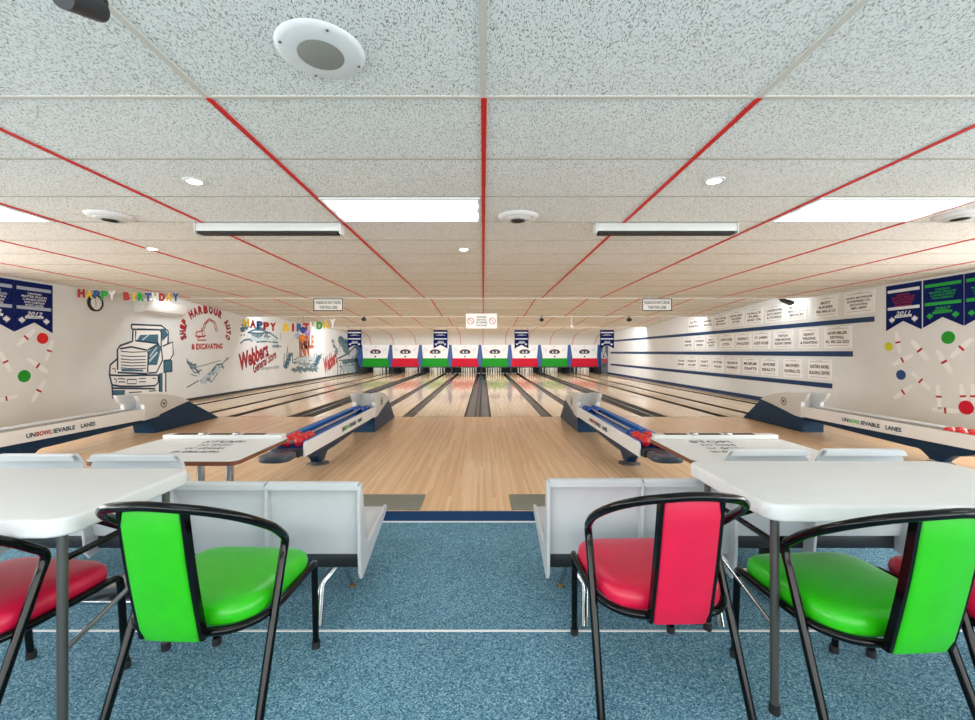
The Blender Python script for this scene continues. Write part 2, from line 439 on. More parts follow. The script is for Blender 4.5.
DN = ['between left wall and first gutter'] + ['left of the lane to the %s' % COLN[i+1] for i in range(7)] + ['between right wall and last gutter']
for i, (a, b) in enumerate(DIV):
    bm = B(); box(bm, a+.002, b-.002, Y_FOUL+.03, 23.7, -.1, FL+.004 if b-a > .15 else FL-.002, .004, 1)
    solid('lane_capping', bm, M_LANE if b-a > .15 else M_GUT, 'long capping board '+DN[i], 'capping board', 'capping boards between the lanes')

# masks, dividers, pins
def emblem(parent, x, y, z, rx, ry):
    M = FACE(x, y, z)
    b = B(); disc(b, 0, 0, rx*1.15, M, .002, 0, 28, ry*1.15); e = mk('emblem', b, M_REDI, parent)
    b = B(); disc(b, 0, 0, rx, M, .002, .003, 28, ry); mk('oval', b, M_NAVYI, e)
    b = B(); disc(b, 0, 0, rx*.55, M, .002, .006, 24, ry*.5); mk('oval_centre', b, M_PAPER, e)
    b = B(); plate(b, leaf(.1), M, .002, .009); mk('leaf_mark', b, M_NAVYI, e)
def leaf(s):
    P = [(0, 1), (.22, .55), (.5, .7), (.42, .3), (.95, .35), (.7, .0), (.85, -.2), (.35, -.35), (.4, -.6), (.08, -.5), (.06, -.95),
         (-.06, -.95), (-.08, -.5), (-.4, -.6), (-.35, -.35), (-.85, -.2), (-.7, .0), (-.95, .35), (-.42, .3), (-.5, .7), (-.22, .55)]
    return [(a*s, b*s) for a, b in P]
ME = [(361-VX)*Y_MASK/FP+i*1.628 for i in range(9)]
for i in range(8):
    x0, x1 = ME[i], ME[i+1]; xc = (x0+x1)/2
    t = thing('pinsetter_mask', 'white and %s mask panel with oval emblem, the %s' % (('green', 'red')[i % 2], COLN[i]), 'mask panel', (xc, Y_MASK, .43), 0, 'pinsetter masks')
    w = .12
    bm = B(); prism(bm, [(x0+w*.6, Y_MASK, 1.655), (x1-w*.6, Y_MASK, 1.655), (x1-w*1.2, Y_MASK-.12, .93), (x0+w*1.2, Y_MASK-.12, .93)], (0, .04, 0))
    mk('upper_panel', bm, M_PAPER, t)
    bm = B(); prism(bm, [(x0+w*1.2, Y_MASK-.12, .93), (x1-w*1.2, Y_MASK-.12, .93), (x1-w*.45, Y_MASK-.02, .47), (x0+w*.45, Y_MASK-.02, .47)], (0, .04, 0))
    mk('lower_panel', bm, (M_GREENP, M_REDP)[i % 2], t)
    bm = B(); box(bm, x0+.06, x1-.06, Y_MASK-.04, Y_MASK+.03, .42, .468); mk('lower_rail', bm, M_DKBOX, t)
    emblem(t, xc, Y_MASK-.075, 1.27, .26, .13)
    bm = B()
    for s in (-1, 1):
        M = FACE(xc, Y_MASK-.055, 1.4)
        stroke(bm, [(s*.35, -.12), (s*.5, 0), (s*.62, .12)], .02, M); stroke(bm, [(s*.4, .06), (s*.6, -.1)], .014, M)
    stroke(bm, [(-.03, .16), (.03, .16)], .05, M); mk('flourish', bm, M_PENL, t)
    bm = B(); disc(bm, 0, 0, .045, FACE(xc, Y_MASK-.125, 1.02), .002, 0, 16); mk('dot', bm, M_INK, t)
for i, x in enumerate(ME):
    wd = .16 if i % 2 == 0 and i not in (0, 8) else .15
    lab = 'blue faceted divider at the %s' % ('left end of the mask row' if i == 0 else 'right end of the mask row' if i == 8 else 'left edge of the %s' % COLN[i])
    t = thing('mask_divider', lab, 'mask divider', (x, Y_MASK, 0), 0, 'blue mask dividers')
    bm = B()
    prism(bm, [(x-wd*.42, Y_MASK-.03, 1.66), (x+wd*.42, Y_MASK-.03, 1.66), (x+wd*.95, Y_MASK-.16, .95), (x+wd*.3, Y_MASK-.05, .44), (x-wd*.3, Y_MASK-.05, .44), (x-wd*.95, Y_MASK-.16, .95)], (0, .05, 0))
    mk('facet_panel', bm, M_BLUEP, t)
    if 0 < i < 8: xk = DIV[i][0]/2+DIV[i][1]/2
    else: xk = DIV[0][1]-.05 if i == 0 else DIV[8][0]+.05
    bm = B(); box(bm, xk-.03, xk+.03, Y_MASK+.03, 26.1, 0, 1.6); mk('kickback_board', bm, M_DKBOX, t)
# pins
pm = B()
lathe(pm, [(.026, 0), (.027, .01), (.033, .08), (.037, .17), (.0375, .20), (.037, .23), (.033, .32), (.026, .39), (.022, .40), (0, .401)], n=12)
PINME = None
for i, x in enumerate(LANES):
    for row in range(4):
        for j in range(row+1):
            if PINME is None:
                o = mk('candlepin', pm, M_PIN); PIN0 = o
            else:
                o = PIN0.copy(); C.objects.link(o)
            PINME = 1
            o.location = (x+(j-row/2)*.27, 24.35+row*.25, FL)
            tag(o, 'white candlepin standing under the %s' % COLN[i], 'bowling pin', 'pins under the %s' % COLN[i])

# side board beside the last mask
b = B(); box(b, ME[8]+.03, XR-.014, Y_MASK-.32, Y_MASK-.28, FL+.006, 1.72)
t = thing('poster_board', 'dark poster board with red lettering between last mask and right wall', 'poster', ((ME[8]+XR)/2, Y_MASK-.3, FL), 0)
mk('board', b, mat('poster_dark', rgb(86, 92, 98), .5, var=.75, vscale=3.2), t)
b = B(); text(b, 'AGA', FACE((ME[8]+XR)/2, Y_MASK-.324, .85), .34, .36, .04); mk('lettering', b, M_REDI, t)
b = B()
for k in range(9): stroke(b, [(random.uniform(-.16, .16), random.uniform(-.4, .4)) for _ in range(3)], .03, FACE((ME[8]+XR)/2, Y_MASK-.323, 1.25))
mk('brush_marks', b, M_PENW, t)

# ================================================================== BALL RETURNS
def ball_return(x, side, ink, label, dh=0.0, ty=5.3):
    """side: +1 = white lettered side faces +X, -1 = faces -X"""
    t = thing('ball_return', label, 'ball return', (x, 5.6, FL), 0, 'ball returns on the approach')
    w = .16
    Yn, Yf = 3.9, 6.42
    # side panels
    for s in (-1, 1):
        bm = B()
        xa, xb = sorted((x+s*w, x+s*(w-.022)))
        prism(bm, [(xa, Yn, .325), (xa, Yn, .44), (xa, Yn+.05, .458), (xa, Yf, .462), (xa, Yf, .31)], (xb-xa, 0, 0), .004, 1)
        mk('side_panel', bm, M_WHITE, t)
    bm = B(); box(bm, x-w+.022, x+w-.022, Yn+.03, Yf+.1, .345, .385); mk('ball_tray', bm, M_BLUE, t)
    bm = B(); tube(bm, [(x, Yn+.08, .44), (x, Yf, .445)], .018, 10); mk('centre_rail', bm, M_CHROME, t)
    bm = B()
    for s in (-1, 1): prism(bm, [(x+s*(w-.004), Yn+.06, .468), (x+s*(w-.043), Yn+.06, .452), (x+s*(w-.043), Yn+.06, .40), (x+s*(w-.021), Yn+.06, .40), (x+s*(w-.021), Yn+.06, .459), (x+s*(w-.004), Yn+.06, .461)], (0, Yf-Yn-.06, 0))
    mk('bumper_strip', bm, M_BLUE if abs(x) < 3 else M_HOOD, t)
    bm = B(); prism(bm, [(x-.09, Yn+.15, .325), (x-.09, Yf+.05, .33), (x-.09, Yf+.05, .26), (x-.09, 5.2, .22), (x-.09, 4.85, .21), (x-.09, 4.35, .22)], (.18, 0, 0), .006, 1); mk('under_beam', bm, M_NAVY, t)
    # pedestal
    bm = B(); prism(bm, [(x-.05, 4.36, .23), (x-.05, 4.92, .23), (x-.05, 4.78, .19), (x-.05, 4.70, .13), (x-.05, 4.69, FL+.03), (x-.05, 4.55, FL+.03), (x-.05, 4.54, .13), (x-.05, 4.47, .19)], (.1, 0, 0), .008, 2)
    mk('pedestal', bm, M_NAVY, t)
    bm = B(); lathe(bm, [(.04, .05), (.04, .012), (.11, .01), (.115, 0)], (x, 4.62, FL), 24); mk('foot_plate', bm, M_STEEL, t)
    # base and hood
    bm = B()
    prism(bm, [(x-w-.0, 7.86, FL+.003), (x-w, 7.36+dh, .468), (x-w, 7.06+dh, .415), (x-w, 6.80+dh, .36), (x-w, 6.56+dh, .308), (x-w, 6.40+dh*.4, .285), (x-w, 6.40+dh*.2, FL+.003)], (2*w, 0, 0), .006, 1)
    mk('base', bm, M_NAVY, t)
    prof = [(7.36, .475), (7.2, .545), (7.0, .60), (6.75, .64), (6.5, .658), (6.28, .668), (6.36, .545), (6.41, .53), (6.42, .30), (6.56, .312), (6.80, .366), (7.06, .42)]
    bm = B()
    for s in (-1, 1):
        xa, xb = sorted((x+s*(w+.012), x+s*(w-.045)))
        prism(bm, [(xa, a+dh, b) for a, b in prof], (xb-xa, 0, 0), .008, 2)
    prism(bm, [(x-w+.04, a+dh, b) for a, b in [(7.36, .475), (7.2, .54), (7.0, .592), (6.75, .625), (6.62, .632), (6.62, .335), (6.80, .37), (7.06, .424)]], (2*w-.08, 0, 0), 0)
    hood = mk('hood', bm, M_HOOD, t)
    for s in (-1, 1):
        M = frame((x+s*(w+.013), 6.78+dh, .50), (0, s, 0), (0, 0, 1))
        b = B(); ring(b, 0, 0, .05, .062, M, .002); em = mk('emblem', b, M_NAVYI, hood)
        b = B(); plate(b, leaf(.03), M, .002); mk('emblem_mark', b, M_REDI if ink != M_GREENI else M_NAVYI, em)
    # near end block and the ball scoop
    bm = B(); box(bm, x-w+.03, x+w-.03, Yn-.06, Yn+.02, .33, .40, .01); mk('end_block', bm, M_DKBOX, t)
    bm = B(); P = rrect(x-.13, x+.13, Yn-.32, Yn-.05, .09); prism(bm, [(a, b, .345) for a, b in P], (0, 0, .05), .008); mk('ball_scoop', bm, mat('slate_plastic', rgb(62, 72, 86), .35), t)
    # writing on the side panel
    M = frame((x+side*(w+.003), ty, .388), (0, side, 0), (0, 0, 1))
    for s, c, wd, m in (('UN', -.43, .12, M_NAVYI), ('BOWL', -.255, .21, ink), ('IEVABLE', .03, .32, M_NAVYI), ('LANES', .40, .24, M_NAVYI)):
        b = B(); text(b, s, M, wd*.8, .05, .035, cx=c*.8); mk('lettering', b, m, t)
    return t
BRX = [CX-4.85, CX-1.66, CX+1.66, CX+4.98]
ball_return(BRX[0], 1, M_REDI, 'white ball return along left wall, its hood below the truck mural', -.3, 4.93)
ball_return(BRX[1], 1, M_GREENI, 'ball return left of centre with red balls at its near end')
ball_return(BRX[2], -1, M_REDI, 'ball return right of centre with red and blue balls')
ball_return(BRX[3], -1, M_GREENI, 'white ball return along right wall with green lettering on its side')
bb = B(); sphere(bb, (0, 0, .055), .055, 20); BALL0 = mk('bowling_ball', bb, M_REDB); first = [True]
bb = B(); sphere(bb, (0, 0, .055), .055, 20); BALL1 = mk('bowling_ball', bb, M_BLUEB); firstb = [True]
def ball(x, y, z, red, label, group):
    flag, src = (first, BALL0) if red else (firstb, BALL1)
    if flag[0]: o = src; flag[0] = False
    else: o = src.copy(); C.objects.link(o)
    o.location = (x, y, z); tag(o, label, 'bowling ball', group)
for k in range(3):
    for s in (-1, 1):
        ball(BRX[1]+s*.058, 4.02+k*.115, .386, True, 'red bowling ball at the near end of the left-centre ball return', 'red balls on the left-centre ball return')
        ball(BRX[2]+s*.058, 4.02+k*.115, .386, True, 'red bowling ball at the near end of the right-centre ball return', 'red balls on the right-centre ball return')
        ball(BRX[3]+s*.058, 4.25+k*.115, .386, True, 'red bowling ball lying in the ball return along right wall', 'red balls on the right wall ball return')
for s in (-1, 1):
    ball(BRX[2]+s*.058, 4.02+3*.115, .386, False, 'blue bowling ball behind the red ones on the right-centre ball return', 'blue balls behind the red ones')
    for k in range(2):
        ball(BRX[1]+s*.058, 6.2+k*.115, .386, False, 'blue bowling ball in the hood of the left-centre ball return', 'blue balls in the left-centre hood')
        ball(BRX[2]+s*.058, 6.2+k*.115, .386, False, 'blue bowling ball in the hood of the right-centre ball return', 'blue balls in the right-centre hood')

# ================================================================== SCORE TABLES
def score_table(x0, x1, w):
    z = .60
    t = thing('score_table', 'low white score table reading STOP at the %s ball return' % w, 'table', ((x0+x1)/2, 3.03, 0), 0, 'score tables')
    P = rrect(x0, x1, 2.66, 3.41, .06)
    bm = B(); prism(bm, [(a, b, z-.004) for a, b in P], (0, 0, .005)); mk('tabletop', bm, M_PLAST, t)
    bm = B(); prism(bm, [(a, b, z-.03) for a, b in P], (0, 0, .025)); mk('tabletop_edge', bm, M_BROWN, t)
    xm = (x0+x1)/2
    for xx in ((x0+.62, x0+.81) if w == 'left' else (x0+.12, x0+.31)):
        bm = B(); tube(bm, [(xx, 2.84, .0), (xx, 2.84, z-.03)], .024, 16); mk('leg', bm, M_CHROME, t)
    # raised instrument ledge at the far edge
    bm = B(); box(bm, x0+.02, x1-.02, 3.31, 3.39, z+.001, z+.035, .004); led = mk('ledge', bm, M_HOOD, t)
    bm = B()
    for a in (.1, .36, .62): box(bm, x0+a, x0+a+.17, 3.32, 3.37, z+.034, z+.038)
    mk('ledge_slot', bm, M_INK, led)
    bm = B(); box(bm, x0+.30, x0+.34, 3.30, 3.35, z+.035, z+.05, .004); box(bm, x0+.56, x0+.6, 3.3, 3.35, z+.035, z+.05, .004); mk('ledge_clip', bm, M_CHROME, led)
    M = frame((xm+.07 if w == 'left' else xm-.1, 3.1, z+.003), (1, 0, 0), (0, 1, 0))
    b = B()
    for k, (s, wd) in enumerate((('STOP!', .30), ('no food', .24), ('or drinks', .27), ('in this area', .32))):
        text(b, s, M, wd, .055 if k else .075, .012, .25 if w == 'left' else 0, cy=.12-k*.105)
    mk('lettering', b, M_INK, t)
score_table(-2.47, -1.52, 'left'); score_table(1.30, 2.28, 'right')

# ================================================================== BENCHES
def seat_shell(bm, x0, x1, Y, top, round_top=False):
    """one moulded seat: back leaf toward the camera, waterfall junction, pan rising to the front"""
    zj = .215
    prof = [(Y-.034, top-.032), (Y-.034, top-.006), (Y-.026, top), (Y+.006, top), (Y+.014, top-.012), (Y+.016, top-.06), (Y+.03, .45), (Y+.035, .33), (Y+.05, .285), (Y+.10, .275), (Y+.2, .285), (Y+.36, .315), (Y+.52, .335), (Y+.55, .325), (Y+.555, .29)]
    th = .014; n = 8; rows = []
    for a, z in prof:
        row = []
        for k in range(n+1):
            u = k/n; q = 0.0
            xx = x0+(x1-x0)*u
            if round_top and z > top-.14:
                f = 1-(top-z)/.14
                ins = .05*f*f
                xx = x0+ins+(x1-x0-2*ins)*u
            row.append((xx, a, z))
        rows.append(row)
    vs = [[bm.verts.new(p) for p in r] for r in rows]
    fs = []
    for r in range(len(vs)-1):
        for k in range(n): fs.append(bm.faces.new((vs[r][k], vs[r][k+1], vs[r+1][k+1], vs[r+1][k])))
    bmesh.ops.recalc_face_normals(bm, faces=fs)
    bmesh.ops.solidify(bm, geom=fs, thickness=th)
def bench(name, label, xs, Y, top, cat, rt=False, pedx=None, legx=()):
    x0, x1 = xs[0], xs[-1]
    t = thing(name, label, cat, ((x0+x1)/2, Y+.2, 0), 0, 'white bench seats')
    for a, b in zip(xs, xs[1:]):
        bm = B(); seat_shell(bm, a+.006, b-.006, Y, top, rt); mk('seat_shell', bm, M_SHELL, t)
    # end flanges: the moulded rim with its low pointed corner
    for k, x in enumerate(xs):
        s = .016
        bm = B()
        hi = .10 if rt else 0.0
        P = [(Y-.032, top-.012-hi), (Y+.012, top-.008-hi), (Y+.045, .46), (Y+.06, .35), (Y+.12, .30), (Y+.3, .325), (Y+.53, .345), (Y+.555, .325), (Y+.5, .29), (Y+.28, .235), (Y+.06, .175), (Y+.012, .165), (Y-.012, .20), (Y-.026, .32)]
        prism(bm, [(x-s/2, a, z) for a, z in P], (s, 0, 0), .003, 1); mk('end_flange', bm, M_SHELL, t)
    bm = B(); box(bm, x0+.02, x1-.02, Y+.06, Y+.16, .195, .262, .004); mk('support_beam', bm, M_DKBOX, t)
    for lx in legx:
        d = 1 if lx < 0 else -1
        bm = B(); tube(bm, catmull([(lx+.03*d, Y+.12, .22), (lx-.02*d, Y+.05, .165), (lx-.045*d, Y+.015, .13), (lx-.035*d, Y-.04, .065), (lx-.02*d, Y-.10, .0)], 6), .0165, 12); mk('leg', bm, M_CHROME, t)
        bm = B(); tube(bm, [(lx+.0*d, Y+.15, .22), (lx+.03*d, Y+.25, .012)], [.016, .010], 10); g = mk('leg', bm, M_CHROME, t)
        bm = B(); lathe(bm, [(.016, .012), (.018, 0)], (lx+.03*d, Y+.25, 0), 12); mk('foot', bm, mat('brass_foot', rgb(150, 120, 80), .3, .8), g)
    if pedx:
        bm = B(); box(bm, pedx-.05, pedx+.05, Y+.06, Y+.16, .02, .27, .006); p = mk('pedestal', bm, M_DKBOX, t)
        bm = B(); box(bm, pedx-.17, pedx+.17, Y-.14, Y+.2, 0, .02, .006); mk('base_plate', bm, M_CHROME, p)
bench('bench_seat', 'low white double seat left of the walkway, behind green chair', (-1.49, -1.04, -.595), 2.1, .642, 'bench', legx=(-.74, -1.36))
bench('bench_seat', 'low white double seat right of the walkway, behind red chair', (.315, .765, 1.215), 2.1, .657, 'bench', legx=(.45, 1.08))
bench('bench_seat', 'taller white double seat, tops showing beyond left folding table', (-2.62, -2.115, -1.58), 2.31, .728, 'bench', True, pedx=-1.88)
bench('bench_seat', 'taller white double seat, tops showing beyond right folding table', (1.27, 1.76, 2.27), 2.31, .755, 'bench', True, pedx=1.62)

# ================================================================== FOLDING TABLES
def folding_table(x0, y0, w):
    x1, y1 = x0+1.22, y0+.61
    z = .749
    t = thing('folding_table', 'white plastic folding table at the %s of the photograph' % w, 'table', ((x0+x1)/2, (y0+y1)/2, 0), 0, 'folding tables')
    bm = B(); prism(bm, [(a, b, z-.060) for a, b in rrect(x0, x1, y0, y1, .07, 8)], (0, 0, .060), .012, 4)
    mk('tabletop', bm, M_PLAST, t)
    for xx, d in ((x0+.055, 1), (x1-.055, -1)):
        for yy in (y0+.055, y1-.10):
            bm = B(); tube(bm, [(xx, yy, .02), (xx, yy, z-.05)], .0145, 14); g = mk('leg', bm, M_STEEL, t)
            bm = B(); lathe(bm, [(.018, 0), (.018, .03), (.0145, .032)], (xx, yy, 0), 14); mk('foot_cap', bm, M_INK, g)
        bm = B(); tube(bm, [(xx, y0+.055, .60), (xx, y1-.10, .60)], .011, 10); mk('cross_bar', bm, M_BLACK, t)
        bm = B(); tube(bm, [(xx, y0+.3, .60), (xx+d*.32, y0+.3, z-.06)], .009, 10); mk('brace', bm, M_BLACK, t)
        bm = B(); tube(bm, [(xx, y0+.055, .30), (xx, y1-.10, .42)], .009, 10); mk('cross_bar', bm, M_CHROME, t)
folding_table(-1.30-1.22, 1.34, 'left'); folding_table(.972, 1.47, 'right')

# ================================================================== CHAIRS
def seat_outline(k=40):
    P = []
    for i in range(k):
        a = 2*math.pi*i/k; c, s = math.cos(a), math.sin(a)
        e = .36 if s > 0 else .55
        xx = .228*abs(c)**e*(1 if c > 0 else -1); yy = (.235 if s > 0 else .214)*abs(s)**e*(1 if s > 0 else -1)
        xx *= 1+.06*(yy/.24)
        P.append((xx, yy))
    return P
def make_chair(vinyl, label):
    t = thing('arm_chair', label, 'chair', (0, 0, 0), 0, 'vinyl arm chairs')
    r = .0145
    # seat cushion
    bm = B(); O = seat_outline(); n = len(O); rings = []
    for sc, z in ((.95, .386), (.99, .395), (1.0, .415), (.985, .438), (.93, .452), (.8, .460), (.55, .4635), (.25, .465)):
        rings.append([bm.verts.new((a*sc, b*sc, z+(.006 if b < -.1 else 0)*0)) for a, b in O])
    for A, D in zip(rings, rings[1:]):
        for k in range(n): bm.faces.new((A[k], A[(k+1) % n], D[(k+1) % n], D[k]))
    bm.faces.new(rings[0][::-1]); bm.faces.new(rings[-1])
    mk('seat', bm, vinyl, t, False)
    # tube round the seat and down into the front legs
    half = [(.226, .245, .34), (.232, .232, .378), (.240, .195, .392), (.240, .10, .390), (.236, -.05, .386), (.216, -.14, .384), (.16, -.2, .382), (.08, -.222, .381), (0, -.226, .381)]
    full = half + [(-a, b, c) for a, b, c in half[-2::-1]]
    bm = B(); tube(bm, catmull(full, 6), r*.92, 12); mk('seat_frame', bm, M_BLACK, t, False)
    for s in (-1, 1):
        bm = B(); tube(bm, [(s*.226, .245, .345), (s*.22, .273, .0)], [r*.95, r*.9], 12); g = mk('leg', bm, M_BLACK, t, False)
        bm = B(); lathe(bm, [(.018, 0), (.018, .028), (.014, .03)], (s*.22, .273, 0), 12); mk('foot_cap', bm, M_INK, g, False)
        bm = B(); tube(bm, [(s*.240, -.048, .54), (s*.256, -.259, .0)], r, 12); g = mk('leg', bm, M_BLACK, t, False)
        bm = B(); lathe(bm, [(.019, 0), (.019, .028), (.014, .03)], (s*.256, -.258, 0), 12); mk('foot_cap', bm, M_INK, g, False)
    half = [(.240, -.050, .535), (.240, -.037, .565), (.241, -.032, .592), (.244, -.043, .613), (.251, -.075, .637), (.253, -.14, .686), (.238, -.22, .737), (.205, -.283, .777), (.152, -.33, .806), (.08, -.358, .823), (0, -.367, .83)]
    full = half + [(-a, b, c) for a, b, c in half[-2::-1]]
    bm = B(); tube(bm, catmull(full, 6), r, 14); mk('arm_rail', bm, M_BLACK, t, False)
    # narrow back pad and its two flat bars
    bm = B()
    def yz(u): return (-.252-.083*u-.006*math.sin(math.pi*u), .375+.431*u)
    n = 10; hw = .090; sec = []
    for k in range(n+1):
        u = k/n; yy, zz = yz(u); c = .955 if k in (0, n) else 1
        th = .024*(.5 if k in (0, n) else 1)
        ring_ = [(-hw*c, 0), (-hw*c*.985, -th*.62), (-hw*.88, -th*.82), (0, -th*.9), (hw*.88, -th*.82), (hw*c*.985, -th*.62), (hw*c, 0), (hw*c*.985, th*.4), (0, th*.5), (-hw*c*.985, th*.4)]
        sec.append([bm.verts.new((a+0, yy+b, zz)) for a, b in ring_])
    m = len(sec[0])
    for A, D in zip(sec, sec[1:]):
        for k in range(m): bm.faces.new((A[k], A[(k+1) % m], D[(k+1) % m], D[k]))
    bm.faces.new(sec[0][::-1]); bm.faces.new(sec[-1])
    bmesh.ops.recalc_face_normals(bm, faces=bm.faces)
    mk('back_pad', bm, vinyl, t, False, 60)
    for s in (-1, 1):
        bm = B(); pts = []
        for k in range(n+1):
            u = k/n; yy, zz = yz(u); pts.append((yy, zz))
        P = [(a-.011, z) for a, z in pts]+[(a+.013, z) for a, z in pts[::-1]]
        x0 = s*(hw+.001); prism(bm, [(x0, a, z+.004) for a, z in P], (s*.012, 0, 0)); mk('back_bar', bm, M_BLACK, t, False)
    return t
g0 = make_chair(M_GRNV, 'green vinyl arm chair in front of the left folding table')
r0 = make_chair(M_REDV, 'red vinyl arm chair beside the corner of the right folding table, back to us')
def place(o, x, y, a):
    o.location = (x, y, 0); o.rotation_euler = (0, 0, a)
place(g0, -.951, 1.6, -.048)
place(r0, .64, 1.685, .031)
g1 = dup(g0); g1['label'] = 'green vinyl arm chair pushed under the right folding table'; place(g1, 1.285, 1.548, .063)
r1 = dup(r0); r1['label'] = 'red vinyl arm chair at the left edge of the photograph, under folding table'; place(r1, -1.69, 1.50, -.12)
r2 = dup(r0); r2['label'] = 'red vinyl arm chair at the right edge, mostly hidden behind green chair'; place(r2, 1.835, 1.53, -.02)

# ================================================================== CEILING FITTINGS
def troffer(x0, y0, label):
    x1, y1 = x0+1.22, y0+.61
    t = thing('ceiling_light', label, 'ceiling light', ((x0+x1)/2, (y0+y1)/2, CZ-.03), 0, 'fluorescent panel lights')
    bm = B()
    a, b, c, d = x0+.02, x1-.02, y0+.02, y1-.02
    for q in ((a, b, c, c+.02), (a, b, d-.02, d), (a, a+.02, c+.02, d-.02), (b-.02, b, c+.02, d-.02)): box(bm, q[0], q[1], q[2], q[3], CZ-.012, CZ-.001)
    mk('frame', bm, M_WHITE, t)
    bm = B(); box(bm, a+.02, b-.02, c+.02, d-.02, CZ-.009, CZ-.002); mk('diffuser', bm, M_DIFF, t)
troffer(-1.22, 3.134, 'bright fluorescent ceiling panel left of the centre red strip')
troffer(2.44, 3.134, 'bright fluorescent ceiling panel at upper right')
troffer(-4.88, 3.134, 'bright fluorescent ceiling panel at the left edge of the photograph')
for x in (-4.88, -1.22, 2.44):
    for y in (.084, -2.356):
        troffer(x, y, 'fluorescent ceiling panel over the seats behind the viewpoint')
def downlight(x, y, label):
    t = thing('downlight', label, 'downlight', (x, y, CZ-.02), 0, 'recessed downlights')
    bm = B(); lathe(bm, [(.045, -.008), (.062, -.007), (.068, -.001), (.045, -.001)], (x, y, CZ), 28); mk('trim_ring', bm, M_WHITE, t)
    bm = B(); lathe(bm, [(.044, -.008), (.0, -.009)], (x, y, CZ), 24); mk('lens', bm, M_LED, t)
downlight(-1.9, 2.85, 'small round ceiling spotlight left, ahead of the round vent')
downlight(1.515, 2.84, 'small round ceiling spotlight in front of the right screen casing')
downlight(-.21, 4.74, 'small round ceiling spotlight near the centre red strip')
downlight(-3.6, 4.72, 'small round ceiling spotlight farthest to the left')
def vent(x, y, label):
    t = thing('ceiling_vent', label, 'vent', (x, y, CZ-.03), 0, 'round ceiling vents')
    bm = B(); lathe(bm, [(.122, -.024), (.155, -.016), (.172, -.001), (.122, -.001)], (x, y, CZ), 32); mk('outer_ring', bm, M_WHITE, t)
    bm = B(); lathe(bm, [(.123, -.021), (.12, -.023), (.0, -.023)], (x, y, CZ), 28); mk('throat', bm, M_INK, t)
    for r_ in (.112, .078, .042):
        bm = B(); lathe(bm, [(r_-.016, -.036), (r_, -.028), (r_+.002, -.025), (r_-.013, -.034)], (x, y, CZ), 28); mk('louvre', bm, M_HOOD, t)
vent(-3.09, 3.59, 'round white ceiling vent beside the left edge light panel'); vent(.29, 3.6, 'round white ceiling vent just right of the centre strip'); vent(3.92, 3.56, 'round white ceiling vent at the right edge of the photograph')
t = thing('ceiling_speaker', 'large round white ceiling speaker with grey grille at top', 'speaker', (-.606, 1.6, CZ-.02))
bm = B(); lathe(bm, [(.10, -.018), (.14, -.014), (.158, -.006), (.161, -.001), (.10, -.001)], (-.606, 1.62, CZ), 40); mk('baffle_ring', bm, M_WHITE, t)
bm = B(); lathe(bm, [(.084, -.0185), (.06, -.024), (0, -.026)], (-.606, 1.62, CZ), 32); mk('grille', bm, M_MESHG, t)
for k in range(4):
    a = k*math.pi/2+.5; bm = B(); lathe(bm, [(.006, -.016), (.004, -.019), (0, -.019)], (-.606+.14*math.cos(a), 1.62+.14*math.sin(a), CZ+.001), 8); mk('screw', bm, M_STEEL, t)
for x0, x1, w in ((-2.5, -1.25, 'left'), (.99, 2.21, 'right')):
    Y = 3.76
    t = thing('screen_casing', 'long white casing with a black slot under the ceiling, on the %s' % w, 'screen casing', ((x0+x1)/2, Y, CZ-.1), 0, 'screen casings')
    bm = B(); box(bm, x0, x1, Y, Y+.1, CZ-.075, CZ-.002, .008); cs = mk('casing', bm, M_HOOD, t)
    bm = B(); box(bm, x0+.02, x1-.02, Y+.0, Y+.09, CZ-.095, CZ-.076); mk('roller', bm, M_INK, t)
    for xx in (x0-.012, x1):
        bm = B(); box(bm, xx, xx+.012, Y-.004, Y+.104, CZ-.098, CZ-.001, .003, 1); mk('end_cap', bm, M_HOOD, t)
# security camera at the top edge
t = thing('security_camera', 'black bullet security camera hanging from the ceiling, top left', 'camera', (-1.15, 1.22, CZ-.2))
bm = B(); lathe(bm, [(.045, -.018), (.05, -.001)], (-1.2, 1.10, CZ), 20); mk('mount', bm, M_INK, t)
bm = B(); tube(bm, [(-1.2, 1.10, CZ-.015), (-1.19, 1.13, CZ-.09)], .012, 10); mk('arm', bm, M_INK, t)
p = at(80, 3, 1.2); d = (at(101, 11, 1.27)-p).normalized(); bm = B(); tube(bm, [p-d*.06, p+d*.07], .030, 18); bd = mk('housing', bm, M_DKBOX, t)
bm = B(); tube(bm, [p+d*.02-V((0, 0, -.028)), p+d*.085-V((0, 0, -.028))], .016, 12); mk('sun_hood', bm, M_INK, t)
bm = B(); tube(bm, [p+d*.069, p+d*.075], .020, 16); mk('lens', bm, mat('lens_glass', rgb(40, 60, 70), .08), bd)

